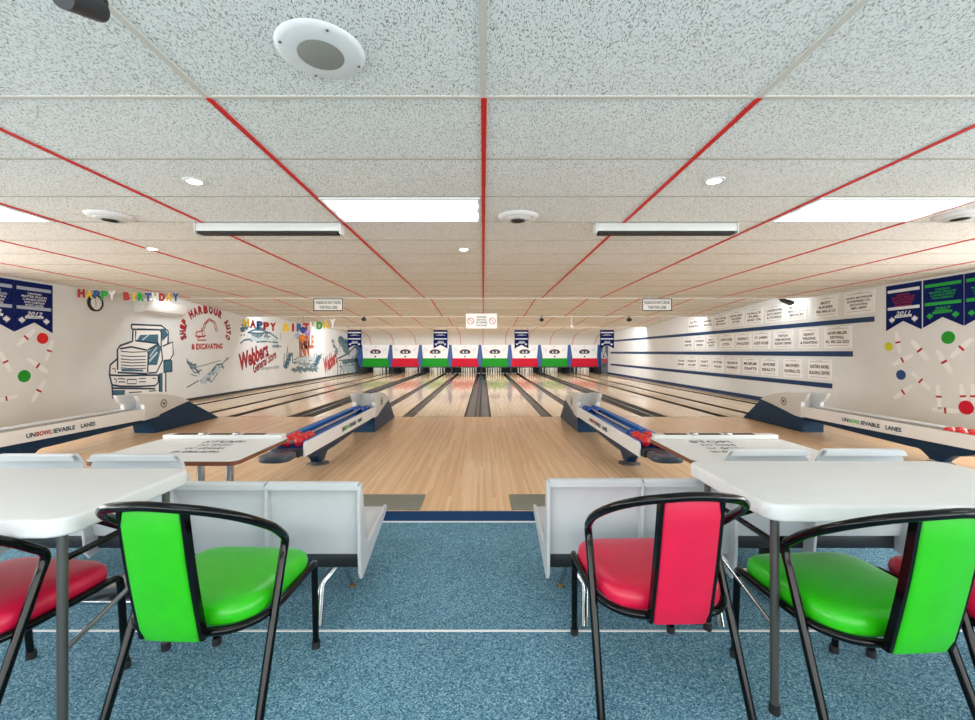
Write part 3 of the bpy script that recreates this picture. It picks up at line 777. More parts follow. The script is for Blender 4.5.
def hang(bm, x, y, z0, z1): tube(bm, [(x, y, z0), (x, y, z1)], .004, 6)
def hung_sign(name, label, x0, x1, z0, z1, Y, lines, border):
    t = thing(name, label, 'sign', ((x0+x1)/2, Y, z0))
    bm = B(); box(bm, x0, x1, Y, Y+.02, z0, z1, .003, 1); mk('board', bm, M_PAPER, t)
    M = FACE((x0+x1)/2, Y-.0015, (z0+z1)/2); W, H = x1-x0, z1-z0
    if border:
        b = B()
        for P in ((-W/2, W/2, -H/2, -H/2+.018), (-W/2, W/2, H/2-.018, H/2), (-W/2, -W/2+.018, -H/2, H/2), (W/2-.018, W/2, -H/2, H/2)):
            plate(b, [(P[0], P[2]), (P[1], P[2]), (P[1], P[3]), (P[0], P[3])], M, .0015)
        mk('border', b, M_INK, t)
    b = B()
    for s, cx, cy, w, h in lines: text(b, s, M, w*W, h*H, .02, cx=cx*W, cy=cy*H)
    mk('lettering', b, M_INK if border else M_NAVYI, t)
    b = B()
    for xx in (x0+.06, x1-.06): hang(b, xx, Y+.01, z1-.005, cz(Y)-.002)
    mk('hanger', b, M_STEEL, t)
    return t, M, W, H
for x0, x1, w in ((313.5, 343, 'left'), (642, 672, 'right')):
    Y = 8.9
    a, b_ = at(x0, 311, Y), at(x1, 298.5, Y)
    hung_sign('foul_line_sign', 'small black-edged foul line warning hanging over the lanes, %s one' % w, a.x, b_.x, a.z, b_.z, Y,
              [('PLEASE DO NOT CROSS', 0, .18, .84, .24), ('THE FOUL LINE', 0, -.2, .6, .24)], True)
a, b_ = at(466, 328.5, 11.7), at(497, 313.5, 11.7)
t, M, W, H = hung_sign('hanging_sign', 'white no food or drinks sign hanging over the centre', a.x, b_.x, a.z, b_.z, 11.7,
    [('PLEASE', 0, .27, .3, .13), ('NO FOOD', 0, .08, .32, .13), ('OR DRINKS', 0, -.1, .38, .13), ('ON LANES', 0, -.29, .34, .12)], False)
for s in (-1, 1):
    b = B(); ring(b, s*W*.35, 0, .075, .09, M, .002); stroke(b, [(s*W*.35-.055, .055), (s*W*.35+.055, -.055)], .014, M); mk('prohibition_mark', b, M_REDI, t)
# small cameras and sensors under the bulkheads
for x, y, m, l in ((364, 319.5, M_INK, 'small black camera under the bulkhead, left of the hanging pennants'), (541.5, 320, M_INK, 'small black camera under the bulkhead above the third red mask'),
                   (629, 320, M_INK, 'small black camera under the bulkhead near right wall'), (571.5, 327, M_WHITE, 'small white camera under the bulkhead above the last green mask')):
    Y = 12.9; p = at(x, y, Y)
    t = thing('small_camera', l, 'camera', (p.x, Y, p.z-.05), 0, 'small cameras over the lanes')
    b = B(); tube(b, [(p.x, Y-.10, p.z), (p.x, Y+.06, p.z+.01)], .055 if m is M_INK else .045, 14); mk('housing', b, m, t)
    b = B(); tube(b, [(p.x, Y, p.z+.03), (p.x, Y, cz(Y)-.003)], .015, 8); mk('bracket', b, m, t)
# floodlight by the right wall
p = at(788, 300, 9.2)
t = thing('floodlight', 'black floodlight on a white bracket above the sponsor signs', 'lamp', (p.x, 9.2, p.z-.08))
b = B(); prism(b, [(p.x-.15, 9.13, p.z+.03), (p.x+.10, 9.13, p.z-.03), (p.x+.09, 9.13, p.z-.11), (p.x-.10, 9.13, p.z-.03)], (0, .16, 0), .008); h_ = mk('lamp_body', b, mat('flood_black', rgb(30, 34, 24), .4), t)
b = B(); prism(b, [(p.x+.102, 9.14, p.z-.03), (p.x+.115, 9.14, p.z-.035), (p.x+.105, 9.14, p.z-.11), (p.x+.092, 9.14, p.z-.105)], (0, .14, 0)); mk('lens', b, M_LED, h_)
b = B(); tube(b, [(p.x, 9.2, p.z), (p.x+.02, 9.2, cz(9.2)-.003)], .02, 10); mk('bracket', b, M_WHITE, t)

# ================================================================== PENNANTS
def pennant(name, label, W, H, M, base, bar, inkm, lines, year, notch=.2, hanger=None, loc=None):
    t = thing(name, label, 'pennant', loc, 0, 'championship pennants')
    b = B(); plate(b, [(-W/2, H/2), (-W/2, -H/2), (0, -H/2+notch*H), (W/2, -H/2), (W/2, H/2)], M, .004); cl = mk('cloth', b, base, t)
    b = B()
    for y in (.36, -.02 if len(lines) > 2 else .02): plate(b, [(-W*.45, y*H-.03*H), (W*.45, y*H-.03*H), (W*.45, y*H+.035*H), (-W*.45, y*H+.035*H)], M, .001, .0045)
    mk('band', b, bar, cl)
    b = B()
    for k, s in enumerate(lines): text(b, s, M, W*(.36 if k == 0 else .72-.06*k), H*.042, .015, cy=H*(.27-.058*k), dz=.006)
    mk('lettering', b, inkm, cl)
    m2 = M_PENG if bar is M_PENG else M_PENW
    b = B(); text(b, year, M, W*.42, H*.085, .02, .3, cy=-H*.13, dz=.006); stroke(b, [(-W*.24, -H*.205), (W*.24, -H*.19)], H*.05, M, .001, .005)
    for s in (-1, 1): plate(b, [(s*W*.32+a, -H*.27+c) for a, c in leaf(W*.1)], M, .001, .005)
    mk('crest', b, m2, cl)
    b = B()
    text(b, 'CHAMPIONS', M, W*.38, H*.022, .01, cy=-H*.197, dz=.0075); mk('ribbon_lettering', b, M_NAVYI, cl)
    if hanger:
        b = B()
        for x, y, z0, z1 in hanger: hang(b, x, y, z0, z1)
        mk('hanger', b, M_STEEL, t)
    return t
def wall_pennant(left, x0, x1, yt0, yb0, label, *a, **k):
    f = lw if left else rw
    (ya, zt), (yb, _) = f(x0, yt0), f(x1, yt0)
    zb = f(x0, yb0)[1]
    yc, zc = (ya+yb)/2, (zt+zb)/2
    M = (LWALL if left else RWALL)(yc, zc, .003)
    pennant('wall_pennant', label, abs(yb-ya), zt-zb, M, M_PENN, *a, loc=((XL if left else XR), yc, zb), **k)
L4 = ['CANADIAN', 'MASTER SINGLES', 'CANDLEPIN', 'WORLD CHAMPIONSHIP', 'SPORTS CENTRE']
# y positions in the photograph at the edge nearest the viewer
def wp(left, xn, xf, zt, zb, label, *a, **k):
    f = lw if left else rw
    ya, yb = f(xn, 300)[0], f(xf, 300)[0]
    yc, zc = (ya+yb)/2, (zt+zb)/2
    M = (LWALL if left else RWALL)(yc, zc, .003)
    pennant('wall_pennant', label, abs(yb-ya), zt-zb, M, M_PENN, *a, loc=((XL if left else XR), yc, zb), **k)
wp(True, 14, 52.3, 2.365, 1.58, 'navy pennant with 2012 lettering on left wall, the whole one', M_PENL, M_PENW, L4, '2012')
wp(True, -32, 13.6, 2.365, 1.58, 'navy pennant cut off by the left edge of the photograph', M_PENL, M_PENW, L4, '2012')
wp(False, 922, 886.5, 2.365, 1.62, 'navy pennant with red and white lettering on right wall, year 2011', M_PENW, M_REDI, L4, '2011')
wp(False, 964, 923.5, 2.365, 1.64, 'navy and green 2007 pennant in the middle of right wall three', M_PENG, M_PENG, L4[:4], '2007')
wp(False, 1010, 964.8, 2.365, 1.64, 'navy and green pennant cut off by the right edge', M_PENG, M_PENG, L4[:4], '2007')
HP = ['left end of the mask row', 'leftmost of the two middle ones', 'rightmost of the two middle ones', 'right end above the poster board']
for k, xc in enumerate((354.5, 440.5, 521.5, 607)):
    Y = 17.7; p = at(xc, 330, Y); W, H = .57, .76
    M = FACE(p.x, Y, p.z-H/2)
    pennant('hanging_pennant', 'navy and white pennant hanging over the lanes, %s' % HP[k], W, H, M, M_PENN, M_PENW, M_PENW, ['NATIONAL', 'CHAMPIONS'], '2013', hanger=[(p.x+s*.25, Y-.002, p.z-.01, cz(Y)-.002) for s in (-1, 1)], loc=(p.x, Y, p.z-H))

# ================================================================== RIGHT WALL SIGNS AND DECALS
def zz5(x): return 610+x/3.611
R1 = [(285,322),(338,370),(378,425),(430,485),(492,553),(563,628),(640,712),(742,822),(848,957)]
R2 = [(268,298),(308,342),(350,385),(398,446),(455,510),(518,578),(592,662),(685,757),(775,873)]
R3 = [(245,272),(280,315),(325,360),(372,410),(420,468),(482,535),(548,605),(628,695),(717,802)]
T1 = ['AUTO/PARTS', 'MARINE/SERVICE', 'THE CORNER/BAKERY/882-2214', 'HARBOUR VARIETY/GROCERIES/LOTTERY', 'HALL\'S/FUEL/AND OIL', 'LAKESHORE/AUTO BODY/& TOWING', 'REYNOLDS/REAL ESTATE/SERVICES', 'BEST/BURNERS/902 845-2115', 'DAVID R. MACFARLANE/ENTERPRISES LTD./EXCAVATING/885-2809']
T2 = ['PINE/GIFTS', 'OCEAN/VIEW', 'BAY/FLORIST/SHOP', 'LAWN CARE/LTD.', 'REGENCY/UPHOLSTERY', 'ST. JAMES/GUEST HOUSE', 'TRITON/HOME HARDWARE/BUILDING CENTRE', 'GRANT/WELDING/ & PAINTING', 'GAVIN MILLER/DRYWALL/PH. 902 222-2222']
T3 = ['GAS/BAR', 'PAINT/SHOP', 'CRAFT/SUPPLY', 'OYSTER/POND', 'SEASIDE/PHARMACY', 'MUSEUM/CRAFTS', 'SHORE/REALTY', 'MACPHEE\'S/ROOFING LTD.', 'EASTERN SHORE/BUILDING CENTRE']
RN = ['rightmost', 'second from the right', 'third from the right', 'fourth from the right', 'fifth from the right', 'fourth from the left', 'third from the left', 'second from the left', 'leftmost']
for R, T, z0, z1, rown in ((R1, T1, 1.955, 2.355, 'top'), (R2, T2, 1.345, 1.755, 'middle'), (R3, T3, .715, 1.115, 'bottom')):
    for i, ((a, b_), s) in enumerate(zip(R, T)):
        ya, yb = XR*FP/(zz5(a)-VX), XR*FP/(zz5(b_)-VX)
        zt = min(z1, cz(yb)-.03, cz(ya)-.03)
        W, H = ya-yb, zt-z0; yc, zc = (ya+yb)/2, (zt+z0)/2
        t = thing('sponsor_sign', 'white sponsor sign with black lettering, %s in the %s row' % (RN[8-i], rown), 'sign', (XR, yc, z0), 0, 'sponsor signs on the right wall')
        b = B(); box(b, XR-.012, XR-.0005, yb, ya, z0, zt); mk('board', b, M_PAPER, t)
        M = RWALL(yc, zc, .0135); b = B()
        L = s.split('/'); n_ = len(L); tot = .62*H
        for k, q in enumerate(L):
            h = min(tot/n_*.66, .17*H)
            text(b, q, M, min(W*.86, W*.86*(len(q)/max(len(x) for x in L))**.6), h, .03, cy=tot/2-(k+.5)*tot/n_)
        stroke(b, [(-W*.4, H*.40), (W*.4, H*.40)], H*.012, M, .0003); stroke(b, [(-W*.4, -H*.38), (W*.4, -H*.38)], H*.012, M, .0003)
        text(b, 'SPONSOR', M, W*.25, H*.035, .0, cy=H*.44)
        mk('lettering', b, M_INK, t)
def wall_pin(left, a, b_, band, label):
    f = lw if left else rw
    (ya, za), (yb, zb) = f(*a), f(*b_)
    yc, zc = (ya+yb)/2, (za+zb)/2
    Mw = (LWALL if left else RWALL)(yc, zc, .002)
    s = 1 if left else -1
    d = V(((yb-ya)*s, zb-za)); Lh = d.length/2; d.normalize(); n_ = V((-d.y, d.x))
    half = [(-1, .10), (-.9, .15), (-.3, .2), (0, .215), (.3, .2), (.9, .15), (1, .10)]
    t = thing('wall_decal', label, 'wall decal', ((XL if left else XR), yc, zc-Lh), 0, 'pin decals on the walls')
    P = [d*(u*Lh)+n_*(w*Lh) for u, w in half]+[d*(u*Lh)-n_*(w*Lh) for u, w in half[::-1]]
    b = B(); plate(b, P, Mw, .002); mk('pin_shape', b, M_DECAL, t)
    b = B(); plate(b, [d*(u*Lh)+n_*(w*Lh) for u, w in ((-.08, .23), (.08, .23), (.08, -.23), (-.08, -.23))], Mw, .001, .0025); mk('red_band', b, M_REDI, t)
def wall_dot(left, c, r, m, label):
    f = lw if left else rw
    y, z = f(*c); rr = r*y/FP
    M = (LWALL if left else RWALL)(y, z, .002)
    b = B(); disc(b, 0, 0, rr, M, .003); solid('wall_decal', b, m, label, 'wall decal', 'ball decals on the walls')
def q6(x, y): return (760+x/3.43, 260+y/3.43)
def q1(x, y): return (x/3.6, 260+y/3.6)
for a, b_, l in (((468,245),(480,320),'white pin decal on right wall between yellow dot and 2011 pennant'), ((455,360),(525,325),'slanted white pin decal on right wall just above blue dot'),
                 ((520,275),(578,345),'slanted white pin decal on right wall left of green dot'), ((460,475),(525,430),'slanted white pin decal on right wall below blue dot'),
                 ((520,385),(585,445),'slanted white pin decal on right wall just right of blue dot'), ((608,310),(658,390),'steep white pin decal on right wall under green dot'),
                 ((655,335),(730,268),'slanted white pin decal on right wall right of green dot'), ((610,428),(618,510),'upright white pin decal on right wall left of crimson dot'),
                 ((590,512),(685,520),'lying white pin decal on right wall beside crimson dot'), ((690,425),(705,510),'upright white pin decal on right wall above crimson dot'),
                 ((729,425),(738,510),'upright white pin decal at the right edge above crimson dot')):
    wall_pin(False, q6(*a), q6(*b_), 0, l)
for c, r, m, l in (((442,297),15/3.43,mat('yellow_dot', rgb(216,214,40), .5),'yellow dot decal on right wall'), ((646,266),22/3.43,M_GREENP,'green dot decal on right wall'),
                   ((484,394),17/3.43,mat('blue_dot', rgb(20,70,130), .5),'dark blue dot decal on right wall'), ((708,506),24/3.43,M_REDP,'crimson dot decal on right wall')):
    wall_dot(False, q6(*c), r, m, l)
for a, b_, l in (((60,310),(125,250),'slanted white pin decal on left wall below the whole pennant'), ((188,290),(165,365),'steep white pin decal on left wall under red dot'),
                 ((0,330),(38,402),'slanted white pin decal at left edge, above and left of green dot'), ((98,355),(172,405),'slanted white pin decal on left wall right of green dot'),
                 ((115,510),(162,432),'steep white pin decal on left wall below green dot'), ((-20,508),(62,490),'lying white pin decal at left edge below green dot')):
    wall_pin(True, q1(*a), q1(*b_), 0, l)
wall_dot(True, q1(153,282), 20/3.6, mat('red_dot', rgb(222, 20, 26), .5), 'red dot decal on left wall under the pennant')
wall_dot(True, q1(87,418), 22/3.6, M_GREENP, 'green dot decal on left wall')

# ================================================================== LEFT WALL: clock, heat pump, banners, murals
y, z = lw(94.5, 303)
rr = 8.3*y/FP
t = thing('wall_clock', 'round black-rimmed wall clock under the birthday banner', 'clock', (XL, y, z-rr))
M = LWALL(y, z, .001)
b = B(); lathe(b, [(rr, 0), (rr, .035), (rr*.84, .045), (rr*.82, .02), (0, .02)], (XL+.001, y, z), 32, 'x'); mk('rim', b, M_INK, t)
b = B(); disc(b, 0, 0, rr*.82, M, .002, .021); fc = mk('dial', b, M_PAPER, t)
b = B()
for k in range(12):
    a = k*math.pi/6; stroke(b, [(rr*.62*math.sin(a), rr*.62*math.cos(a)), (rr*.74*math.sin(a), rr*.74*math.cos(a))], rr*.05, M, .0245)
mk('hour_mark', b, M_INK, fc)
b = B(); stroke(b, [(0, 0), (rr*.02, -rr*.5)], rr*.07, M, .0255); mk('hand', b, M_INK, t)
b = B(); stroke(b, [(0, 0), (-rr*.05, rr*.4)], rr*.07, M, .0265); mk('hand', b, M_INK, t)
t = thing('heat_pump', 'white heat pump unit high on left wall beside the truck mural', 'heat pump', (XL, 9.5, 2.08))
b = B(); prism(b, [(XL+.001, 8.8, 2.08), (XL+.12, 8.8, 2.08), (XL+.2, 8.8, 2.14), (XL+.22, 8.8, 2.22), (XL+.22, 8.8, 2.345), (XL+.001, 8.8, 2.345)], (0, 1.25, 0), .012); mk('casing', b, M_WHITE, t)
b = B(); prism(b, [(XL+.125, 8.86, 2.078), (XL+.2, 8.86, 2.135), (XL+.205, 8.86, 2.13), (XL+.13, 8.86, 2.07)], (0, 1.13, 0)); mk('louvre', b, M_HOOD, t)
def banner(label, A, D, sag, s, cols, lh):
    A, D = V(A), V(D)
    t = thing('birthday_banner', label, 'banner', ((A+D)/2).to_tuple(), 0, 'birthday banners')
    def pos(u): return A.lerp(D, u)-V((0, 0, sag*4*u*(1-u)))
    b = B(); tube(b, [pos(k/20) for k in range(21)], .004, 6); mk('string', b, M_PAPER, t)
    n_ = len(s); dirv = (D-A); dirv.z = 0; dirv.normalize(); wd = (D-A).length/n_*.92
    for k, ch in enumerate(s):
        if ch == ' ': continue
        u = (k+.5)/n_; p = pos(u)
        M = frame(p-V((0, 0, lh*.55)), dirv, (0, 0, 1))
        m = cols[k % len(cols)]
        b = B(); text(b, ch, M, wd*(.38 if ch == 'I' else 1), lh, .07)
        geom = bmesh.ops.extrude_face_region(b, geom=b.faces[:])
        bmesh.ops.translate(b, verts=[g for g in geom['geom'] if isinstance(g, bmesh.types.BMVert)], vec=M.to_3x3() @ V((0, 0, .004)))
        mk('letter_card', b, m, t)
    return t
Rr, Yy, Bl, Gr, Wh = M_REDI, M_YEL, M_BLUEP, M_PENG, M_PAPER
banner('happy birthday letter banner above the clock', (XL+.03, 7.55, 2.385), (-5.72, 8.15, 2.385), .025, 'HAPPY BIRTHDAY', [Rr, Yy, Bl, Gr, Wh, Wh, Rr, Yy, Gr, Bl, Wh, Rr, Yy, Bl], .15)
banner('happy birthday letter banner over the lanes beside the balloons', (XL+.03, 12.75, 2.29), (-4.38, 12.9, 2.28), .16, 'HAPPY BIRTHDAY', [Yy, Rr, Bl, Rr, Rr, Gr, Yy, Rr, Bl, Rr, Wh, Gr, Yy, Wh], .24)
for x, y, m, nm in ((303, 330, M_BLUEB, 'blue'), (307.5, 333, M_LILAC, 'lilac'), (302.5, 338, M_ORANGE, 'orange'), (298, 336, M_PENL, 'grey')):
    Y = 12.86 if nm in ('lilac', 'grey') else 12.8; p = at(x, y, Y)
    b = B(); prf = [(0, -.115), (.012, -.115), (.008, -.10), (.045, -.075), (.078, -.03), (.088, .015), (.075, .06), (.04, .088), (0, .096)]
    lathe(b, prf, p, 16)
    tube(b, [p+V((0, 0, .09)), V((p.x, Y, cz(Y)-.001))], .003, 5)
    solid('balloon', b, m, '%s balloon hanging under the birthday banner over the lanes' % nm, 'balloon', 'birthday balloons')

def mural(name, label, px, build, cat='mural'):
    """px maps crop pixels to the wall plane; build(M, f) returns [(part name, bmesh, material)]"""
    raise NotImplementedError
W0 = frame((XL+.0008, 0, 0), (0, 1, 0), (0, 0, 1))
class Mural:
    def __init__(s, name, label, ox, oy, k):
        s.ox, s.oy, s.k = ox, oy, k; s.layers = {}; s.name = name; s.label = label; s.pts = []; s.dz = .0004; s.j = 0.0
    def p(s, x, y):
        q = lw(s.ox+x/s.k, s.oy+y/s.k); q = (q[0], min(q[1], cz(min(q[0], 23))-.03)); s.pts.append(q); return q
    def L(s, nm, m):
        if (nm, m.name) not in s.layers:
            s.layers[(nm, m.name)] = (B(), m, s.dz); s.dz += .0006
        return s.layers[(nm, m.name)]
    def fill(s, nm, m, P):
        b, _, dz = s.L(nm, m); b.faces.new([b.verts.new(W0 @ V((*s.p(*q), dz))) for q in P])
    def line(s, nm, m, w, *Ps):
        b, _, dz = s.L(nm, m)
        for P in Ps: 
            Q = [s.p(*q) for q in P]
            stroke(b, Q, w, W0, 0, dz+s.j); s.j = (s.j+.00004) % .003
    def text(s, nm, m, st, a, c, h, bold=.03, shear=0):
        """baseline centre line from crop point a to c, letter height h metres"""
        b, _, dz = s.L(nm, m); A, D = V(s.p(*a)), V(s.p(*c)); d = D-A
        M = frame((XL+.0008, (A.x+D.x)/2, (A.y+D.y)/2), (0, 1, 0), (0, 0, 1))
        text(b, st, M, d.length, h, bold, shear, rot=math.atan2(d.y, d.x), dz=dz)
    def done(s):
        ys = [q[0] for q in s.pts]; zs = [q[1] for q in s.pts]
        t = thing(s.name, s.label, 'mural', (XL, (min(ys)+max(ys))/2, min(zs)), 0, 'murals on the left wall')
        for (nm, _), (b, m, dz) in s.layers.items():
            bmesh.ops.recalc_face_normals(b, faces=b.faces)
            for f in b.faces:
                if f.normal.x < 0: f.normal_flip()
            mk(nm, b, m, t)
        return t
# truck
m = Mural('truck_mural', 'navy line mural of a dump truck on left wall', 100, 310, 8)
m.fill('white_body', M_PAPER, [(250,115),(490,125),(545,170),(545,270),(585,255),(585,350),(575,495),(525,510),(525,660),(470,660),(370,670),(230,665),(100,690),(100,610),(80,540),(75,450),(135,390),(140,310),(260,250),(260,170)])
m.fill('shading', M_TEALI, [(295,245),(320,200),(465,195),(465,265),(330,250)])
m.fill('shading', M_TEALI, [(385,330),(470,270),(490,300),(455,440),(385,440)])
m.fill('shading', M_TEALI, [(480,150),(520,150),(545,200),(500,250),(490,200)])
m.fill('shading', M_TEALI, [(100,640),(200,640),(195,700),(100,700)])
m.fill('shading', M_TEALI, [(470,510),(500,500),(500,655),(470,655)])
m.fill('shading', M_TEALI, [(165,470),(345,478),(345,492),(175,490)])
m.fill('shading', M_TEALI, [(510,405),(575,400),(575,490),(510,495)])
m.fill('highlight', M_PALE, [(390,400),(455,330),(462,345),(395,420)])
m.fill('highlight', M_PALE, [(330,240),(380,200),(395,200),(345,242)])
m.fill('highlight', M_PALE, [(395,365),(450,295),(458,300),(398,380)])
w = .036
m.line('outline', M_NAVYI, w, [(250,115),(490,125),(545,170),(545,270)], [(250,115),(252,150),(270,155),(475,158),(490,180),(488,310)], [(262,155),(260,250)],
    [(285,165),(282,245),(470,268)], [(260,250),(160,285),(138,320),(140,480)], [(160,310),(250,295),(370,320),(385,345),(380,500)],
    [(380,320),(470,270)], [(138,390),(80,440),(75,520),(95,600)], [(75,520),(160,525),(465,520)], [(95,600),(160,610),(300,612),(440,605),(465,580),(465,520)],
    [(95,600),(100,700),(200,705)], [(100,625),(440,630)], [(475,510),(475,655)], [(525,500),(525,655)], [(490,310),(500,400),(450,500),(385,505)],
    [(500,290),(580,255),(585,355),(560,400),(510,405)], [(510,405),(510,500),(575,490),(572,400)], [(545,200),(540,275)], [(140,500),(380,510)])
for yy in (330, 365, 392, 415, 440, 462): m.line('grille_bar', M_NAVYI, .018, [(165,yy),(250,yy+8),(365,yy+4)])
m.line('detail', M_NAVYI, .02, [(215,555),(290,555),(290,590),(215,590),(215,555)], [(110,545),(130,560),(125,585)], [(140,550),(200,552)], [(145,575),(200,575)], [(310,550),(365,548)], [(310,575),(365,573)], [(420,545),(445,550)], [(95,470),(120,470),(120,500)], [(230,660),(330,655)], [(390,650),(450,645)], [(300,150),(460,155)])
m.done()
# excavator logo
m = Mural('lettered_mural', 'red arched lettering with excavator drawing on left wall', 175, 295, 7.2)
word = 'SHIP HARBOUR AUTO'; n_ = len(word)
for k, ch in enumerate(word):
    if ch == ' ': continue
    u = (k)/(n_-1); a = math.radians(195-210*u)
    cx_, cy_ = 218+165*math.cos(a), 262-160*math.sin(a)
    tx, ty = math.sin(a), math.cos(a)
    m.text('lettering_shadow', M_NAVYI, ch, (cx_-tx*15+3, cy_-ty*15+3), (cx_+tx*15+3, cy_+ty*15+3), .21, .06)
for k, ch in enumerate(word):
    if ch == ' ': continue
    u = (k)/(n_-1); a = math.radians(195-210*u)
    cx_, cy_ = 218+165*math.cos(a), 262-160*math.sin(a); tx, ty = math.sin(a), math.cos(a)
    m.text('lettering', M_REDI, ch, (cx_-tx*14, cy_-ty*14), (cx_+tx*14, cy_+ty*14), .20, .05)
m.text('lettering', M_REDI, '& EXCAVATING', (118, 372), (342, 368), .15, .05)
m.line('excavator', M_REDI, .03, [(200,250),(205,215),(245,170),(290,195),(305,265)], [(210,245),(225,200),(250,182),(280,203),(295,262)], [(150,270),(205,255),(220,290),(160,310),(150,270)], [(160,325),(225,325)], [(190,235),(200,300)], [(145,295),(215,300)])
m.done()
# small scribbled sketches
def sketch(name, label, ox, oy, k, strokes, seeds):
    m = Mural(name, label, ox, oy, k)
    rnd = random.Random(len(label))
    for mt, w, Ps in strokes: m.line('brush_stroke', mt, w, *Ps)
    for (x0, y0, x1, y1, cnt, mt, w, ln) in seeds:
        for _ in range(cnt):
            u = rnd.random(); x, y = x0+(x1-x0)*u, y0+(y1-y0)*u
            x += rnd.uniform(-ln, ln)*.8; y += rnd.uniform(-ln, ln)*.8; a = rnd.uniform(-.9, .6)
            m.line('fine_stroke', mt, w, [(x, y), (x+ln*math.cos(a), y+ln*math.sin(a)), (x+ln*1.6*math.cos(a+.4), y+ln*1.6*math.sin(a+.4))])
    return m
m = sketch('bird_mural', 'grey brush mural of flying birds under the excavator lettering', 175, 295, 7.2,
    [(M_TEALI, .03, [[(85,665),(130,640),(170,615)], [(180,620),(250,560),(300,500),(340,495),(385,450)], [(190,635),(230,600),(260,630),(310,560)], [(85,460),(110,520),(140,560),(180,550)], [(90,490),(130,530)]]),
     (M_NAVYI, .035, [[(215,615),(235,605)], [(300,530),(325,515)], [(365,470),(385,452)]]), (M_STEELI, .02, [[(150,520),(230,500),(330,470)], [(110,570),(160,585)]])],
    [(190,620,330,500,44,M_STEELI,.03,16), (180,625,310,520,30,M_PALE,.04,16), (90,480,170,560,26,M_STEELI,.03,14)]); m.done()
# general store lettering with a fishing boat
m = sketch('store_mural', 'red script store lettering under a blue boat sketch on left wall', 235, 300, 7.5,
    [(M_TEALI, .05, [[(95,245),(140,225),(200,225),(265,250)], [(150,215),(215,215)], [(160,205),(200,205)], [(100,245),(180,250),(260,245),(320,290)], [(40,325),(70,300),(110,295),(130,310)], [(160,315),(240,310),(320,320)]]),
     (M_STEELI, .03, [[(245,200),(240,240)], [(290,330),(300,360)], [(320,320),(325,365)], [(280,345),(330,340)], [(340,250),(340,300)]]),
     (M_NAVYI, .05, [[(40,215),(75,205)], [(50,190),(85,185)], [(45,260),(50,270)], [(65,258),(70,268)], [(45,235),(70,228)]])],
    [(120,270,250,270,40,M_STEELI,.035,12), (120,290,300,300,30,M_PALE,.05,14), (40,230,90,200,16,M_TEALI,.04,10), (280,350,330,350,12,M_STEELI,.035,8)])
m.text('lettering_shadow', M_NAVYI, 'Webbers', (37, 472), (247, 362), .50, .03, .25)
m.text('lettering', M_REDI, 'Webbers', (34, 468), (244, 358), .50, .015, .25)
m.text('lettering_shadow', M_NAVYI, 'General Store', (136, 518), (306, 402), .30, .02, .3)
m.text('lettering', M_REDI, 'General Store', (134, 515), (304, 399), .30, .005, .3)
m.text('small_lettering', M_TEALI, 'Serving you locally', (195, 517), (330, 503), .14, .0, .3); m.done()
m = sketch('lodge_mural', 'orange lettering above a grey forest lodge sketch on left wall', 235, 300, 7.5,
    [(M_TEALI, .06, [[(365,505),(370,400)], [(380,510),(395,350)], [(400,500),(405,390)], [(430,470),(432,410)], [(590,490),(595,400)], [(605,480),(612,395)], [(620,470),(622,410)]]),
     (M_STEELI, .05, [[(430,530),(500,520),(590,520),(620,480)], [(440,450),(500,420),(560,440)], [(470,455),(580,455)], [(480,460),(480,500)], [(520,460),(520,500)], [(560,460),(560,500)]])],
    [(420,520,600,520,60,M_STEELI,.05,16), (372,500,412,400,50,M_TEALI,.05,12), (592,490,625,420,36,M_TEALI,.05,12), (450,450,580,440,30,M_PALE,.06,14), (430,470,600,490,30,M_STEELI,.04,10)])
m.text('lettering', mat('rust_ink', rgb(196, 110, 80), .6), 'TABLE', (470, 318), (592, 312), .55, .05)
m.text('lettering', mat('rust_ink', rgb(196, 110, 80), .6), 'INN', (482, 368), (555, 365), .65, .05); m.done()
m = sketch('house_mural', 'grey mural of a shingled building with red script at the far end of left wall', 235, 300, 7.5,
    [(M_TEALI, .09, [[(770,440),(850,400),(900,350),(930,370)], [(770,440),(770,570)], [(760,570),(850,555),(925,545)], [(790,470),(790,560)], [(815,460),(815,555)], [(850,440),(850,550)], [(880,420),(880,548)], [(905,410),(905,546)]]),
     (M_STEELI, .07, [[(780,300),(790,400)], [(810,290),(815,390)], [(830,285),(835,380)], [(780,455),(920,440)], [(780,500),(920,485)]])],
    [(780,300,840,400,120,M_STEELI,.07,14), (780,290,845,330,60,M_TEALI,.08,12), (720,300,760,400,24,M_STEELI,.05,10), (790,520,915,500,90,M_PALE,.09,14), (800,470,915,450,60,M_STEELI,.06,12)])
m.text('lettering', M_REDI, 'Webbers', (668, 500), (762, 415), .75, .04, .25); m.done()

# ================================================================== LIGHT
def area(name, loc, sx, sy, power, rot=(0, 0, 0), col=(1, 1, 1)):
    l = bpy.data.lights.new(name, 'AREA'); l.shape = 'RECTANGLE'; l.size = sx; l.size_y = sy; l.energy = power; l.color = col
    o = bpy.data.objects.new(name, l); C.objects.link(o); o.location = loc; o.rotation_euler = rot
    return o
# strip lamps tucked behind the three bulkheads, shining down the lanes
area('lane_lamp', (-.17, 9.2, 2.53), 13.4, .12, 110, (math.radians(35), 0, 0), (.97, .98, 1))
area('lane_lamp', (-.17, 13.15, 2.55), 13.4, .12, 130, (math.radians(40), 0, 0), (.97, .98, 1))
area('lane_lamp', (-.17, 18.0, 2.36), 13.4, .12, 230, (math.radians(50), 0, 0), (.97, .98, 1))
area('pin_lamp', (-.17, Y_MASK+.15, 1.5), 13.2, .1, 110, (math.radians(20), 0, 0), (1, .97, .92))
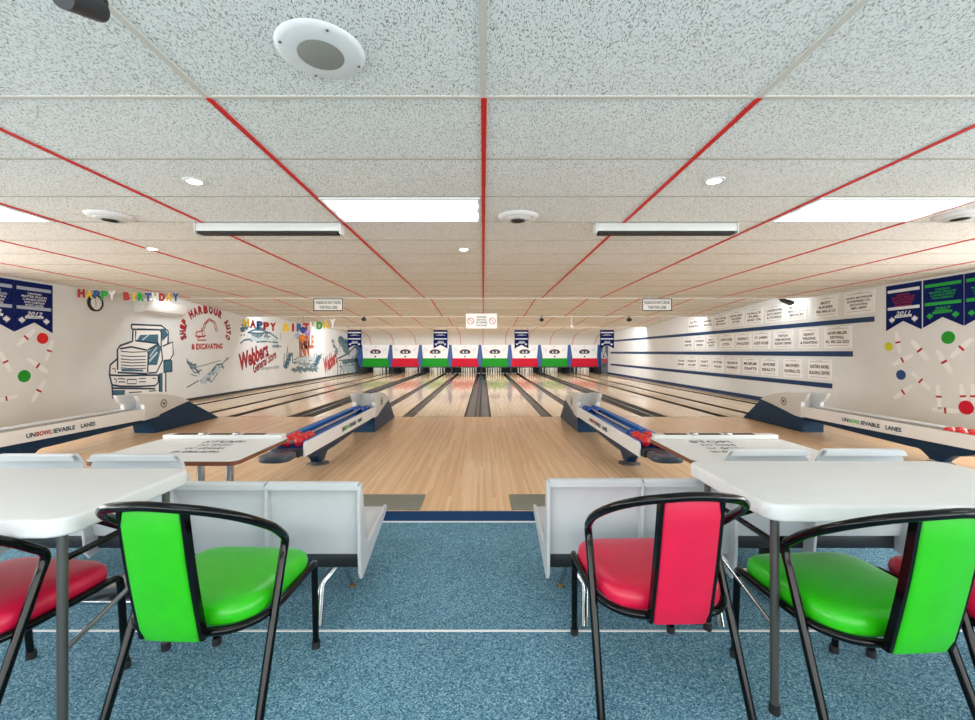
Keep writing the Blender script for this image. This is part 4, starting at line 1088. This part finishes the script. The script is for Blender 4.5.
# added fill lights in invented windows behind and beside the seats, lifting the ceiling
FILL_WIN = [(frame((0, -3.56, 1.3), (-1, 0, 0), (0, 0, 1)), 12.4, 1.9, 230),
       (frame((XL+.04, .9, 1.35), (0, 1, 0), (0, 0, 1)), 8.4, 1.5, 190), (frame((XR-.04, .9, 1.35), (0, -1, 0), (0, 0, 1)), 8.4, 1.5, 190)]
for k, (M, W, H, pw) in enumerate(FILL_WIN):
    b = B()
    for q in ((-W/2-.06, W/2+.06, -H/2-.06, -H/2), (-W/2-.06, W/2+.06, H/2, H/2+.06), (-W/2-.06, -W/2, -H/2, H/2), (W/2, W/2+.06, -H/2, H/2)):
        plate(b, [(q[0], q[2]), (q[1], q[2]), (q[1], q[3]), (q[0], q[3])], M, .03, -.03)
    for m_ in range(1, 5):
        x = -W/2+W*m_/5; plate(b, [(x-.03, -H/2), (x+.03, -H/2), (x+.03, H/2), (x-.03, H/2)], M, .03, -.03)
    struct('window_%d' % (k+1), b, M_WHITE)
    l = area('daylight', (0, 0, 0), W, H, pw, col=(1.0, .985, .965))
    l.matrix_world = M @ Matrix.Rotation(math.pi, 4, 'X') @ Matrix.Translation((0, 0, .02))
w = bpy.data.worlds.new('World'); bpy.context.scene.world = w; w.use_nodes = True
w.node_tree.nodes['Background'].inputs[0].default_value = (.8, .85, .9, 1); w.node_tree.nodes['Background'].inputs[1].default_value = .3

# ================================================================== CAMERA
cam = bpy.data.cameras.new('camera'); co = bpy.data.objects.new('camera', cam); C.objects.link(co)
co.location = (0, 0, HC); co.rotation_euler = (math.pi/2, 0, 0)
cam.sensor_fit = 'HORIZONTAL'; cam.sensor_width = 36; cam.lens = 36*FP/975
cam.shift_x = (487.5-VX)/975; cam.shift_y = -(360-VY)/975
cam.clip_start = .05; cam.clip_end = 100
sc = bpy.context.scene; sc.camera = co
sc.view_settings.view_transform = 'Standard'; sc.view_settings.look = 'None'
sc.view_settings.gamma = 1; sc.view_settings.use_curve_mapping = False
sc.view_settings.exposure = 0.4
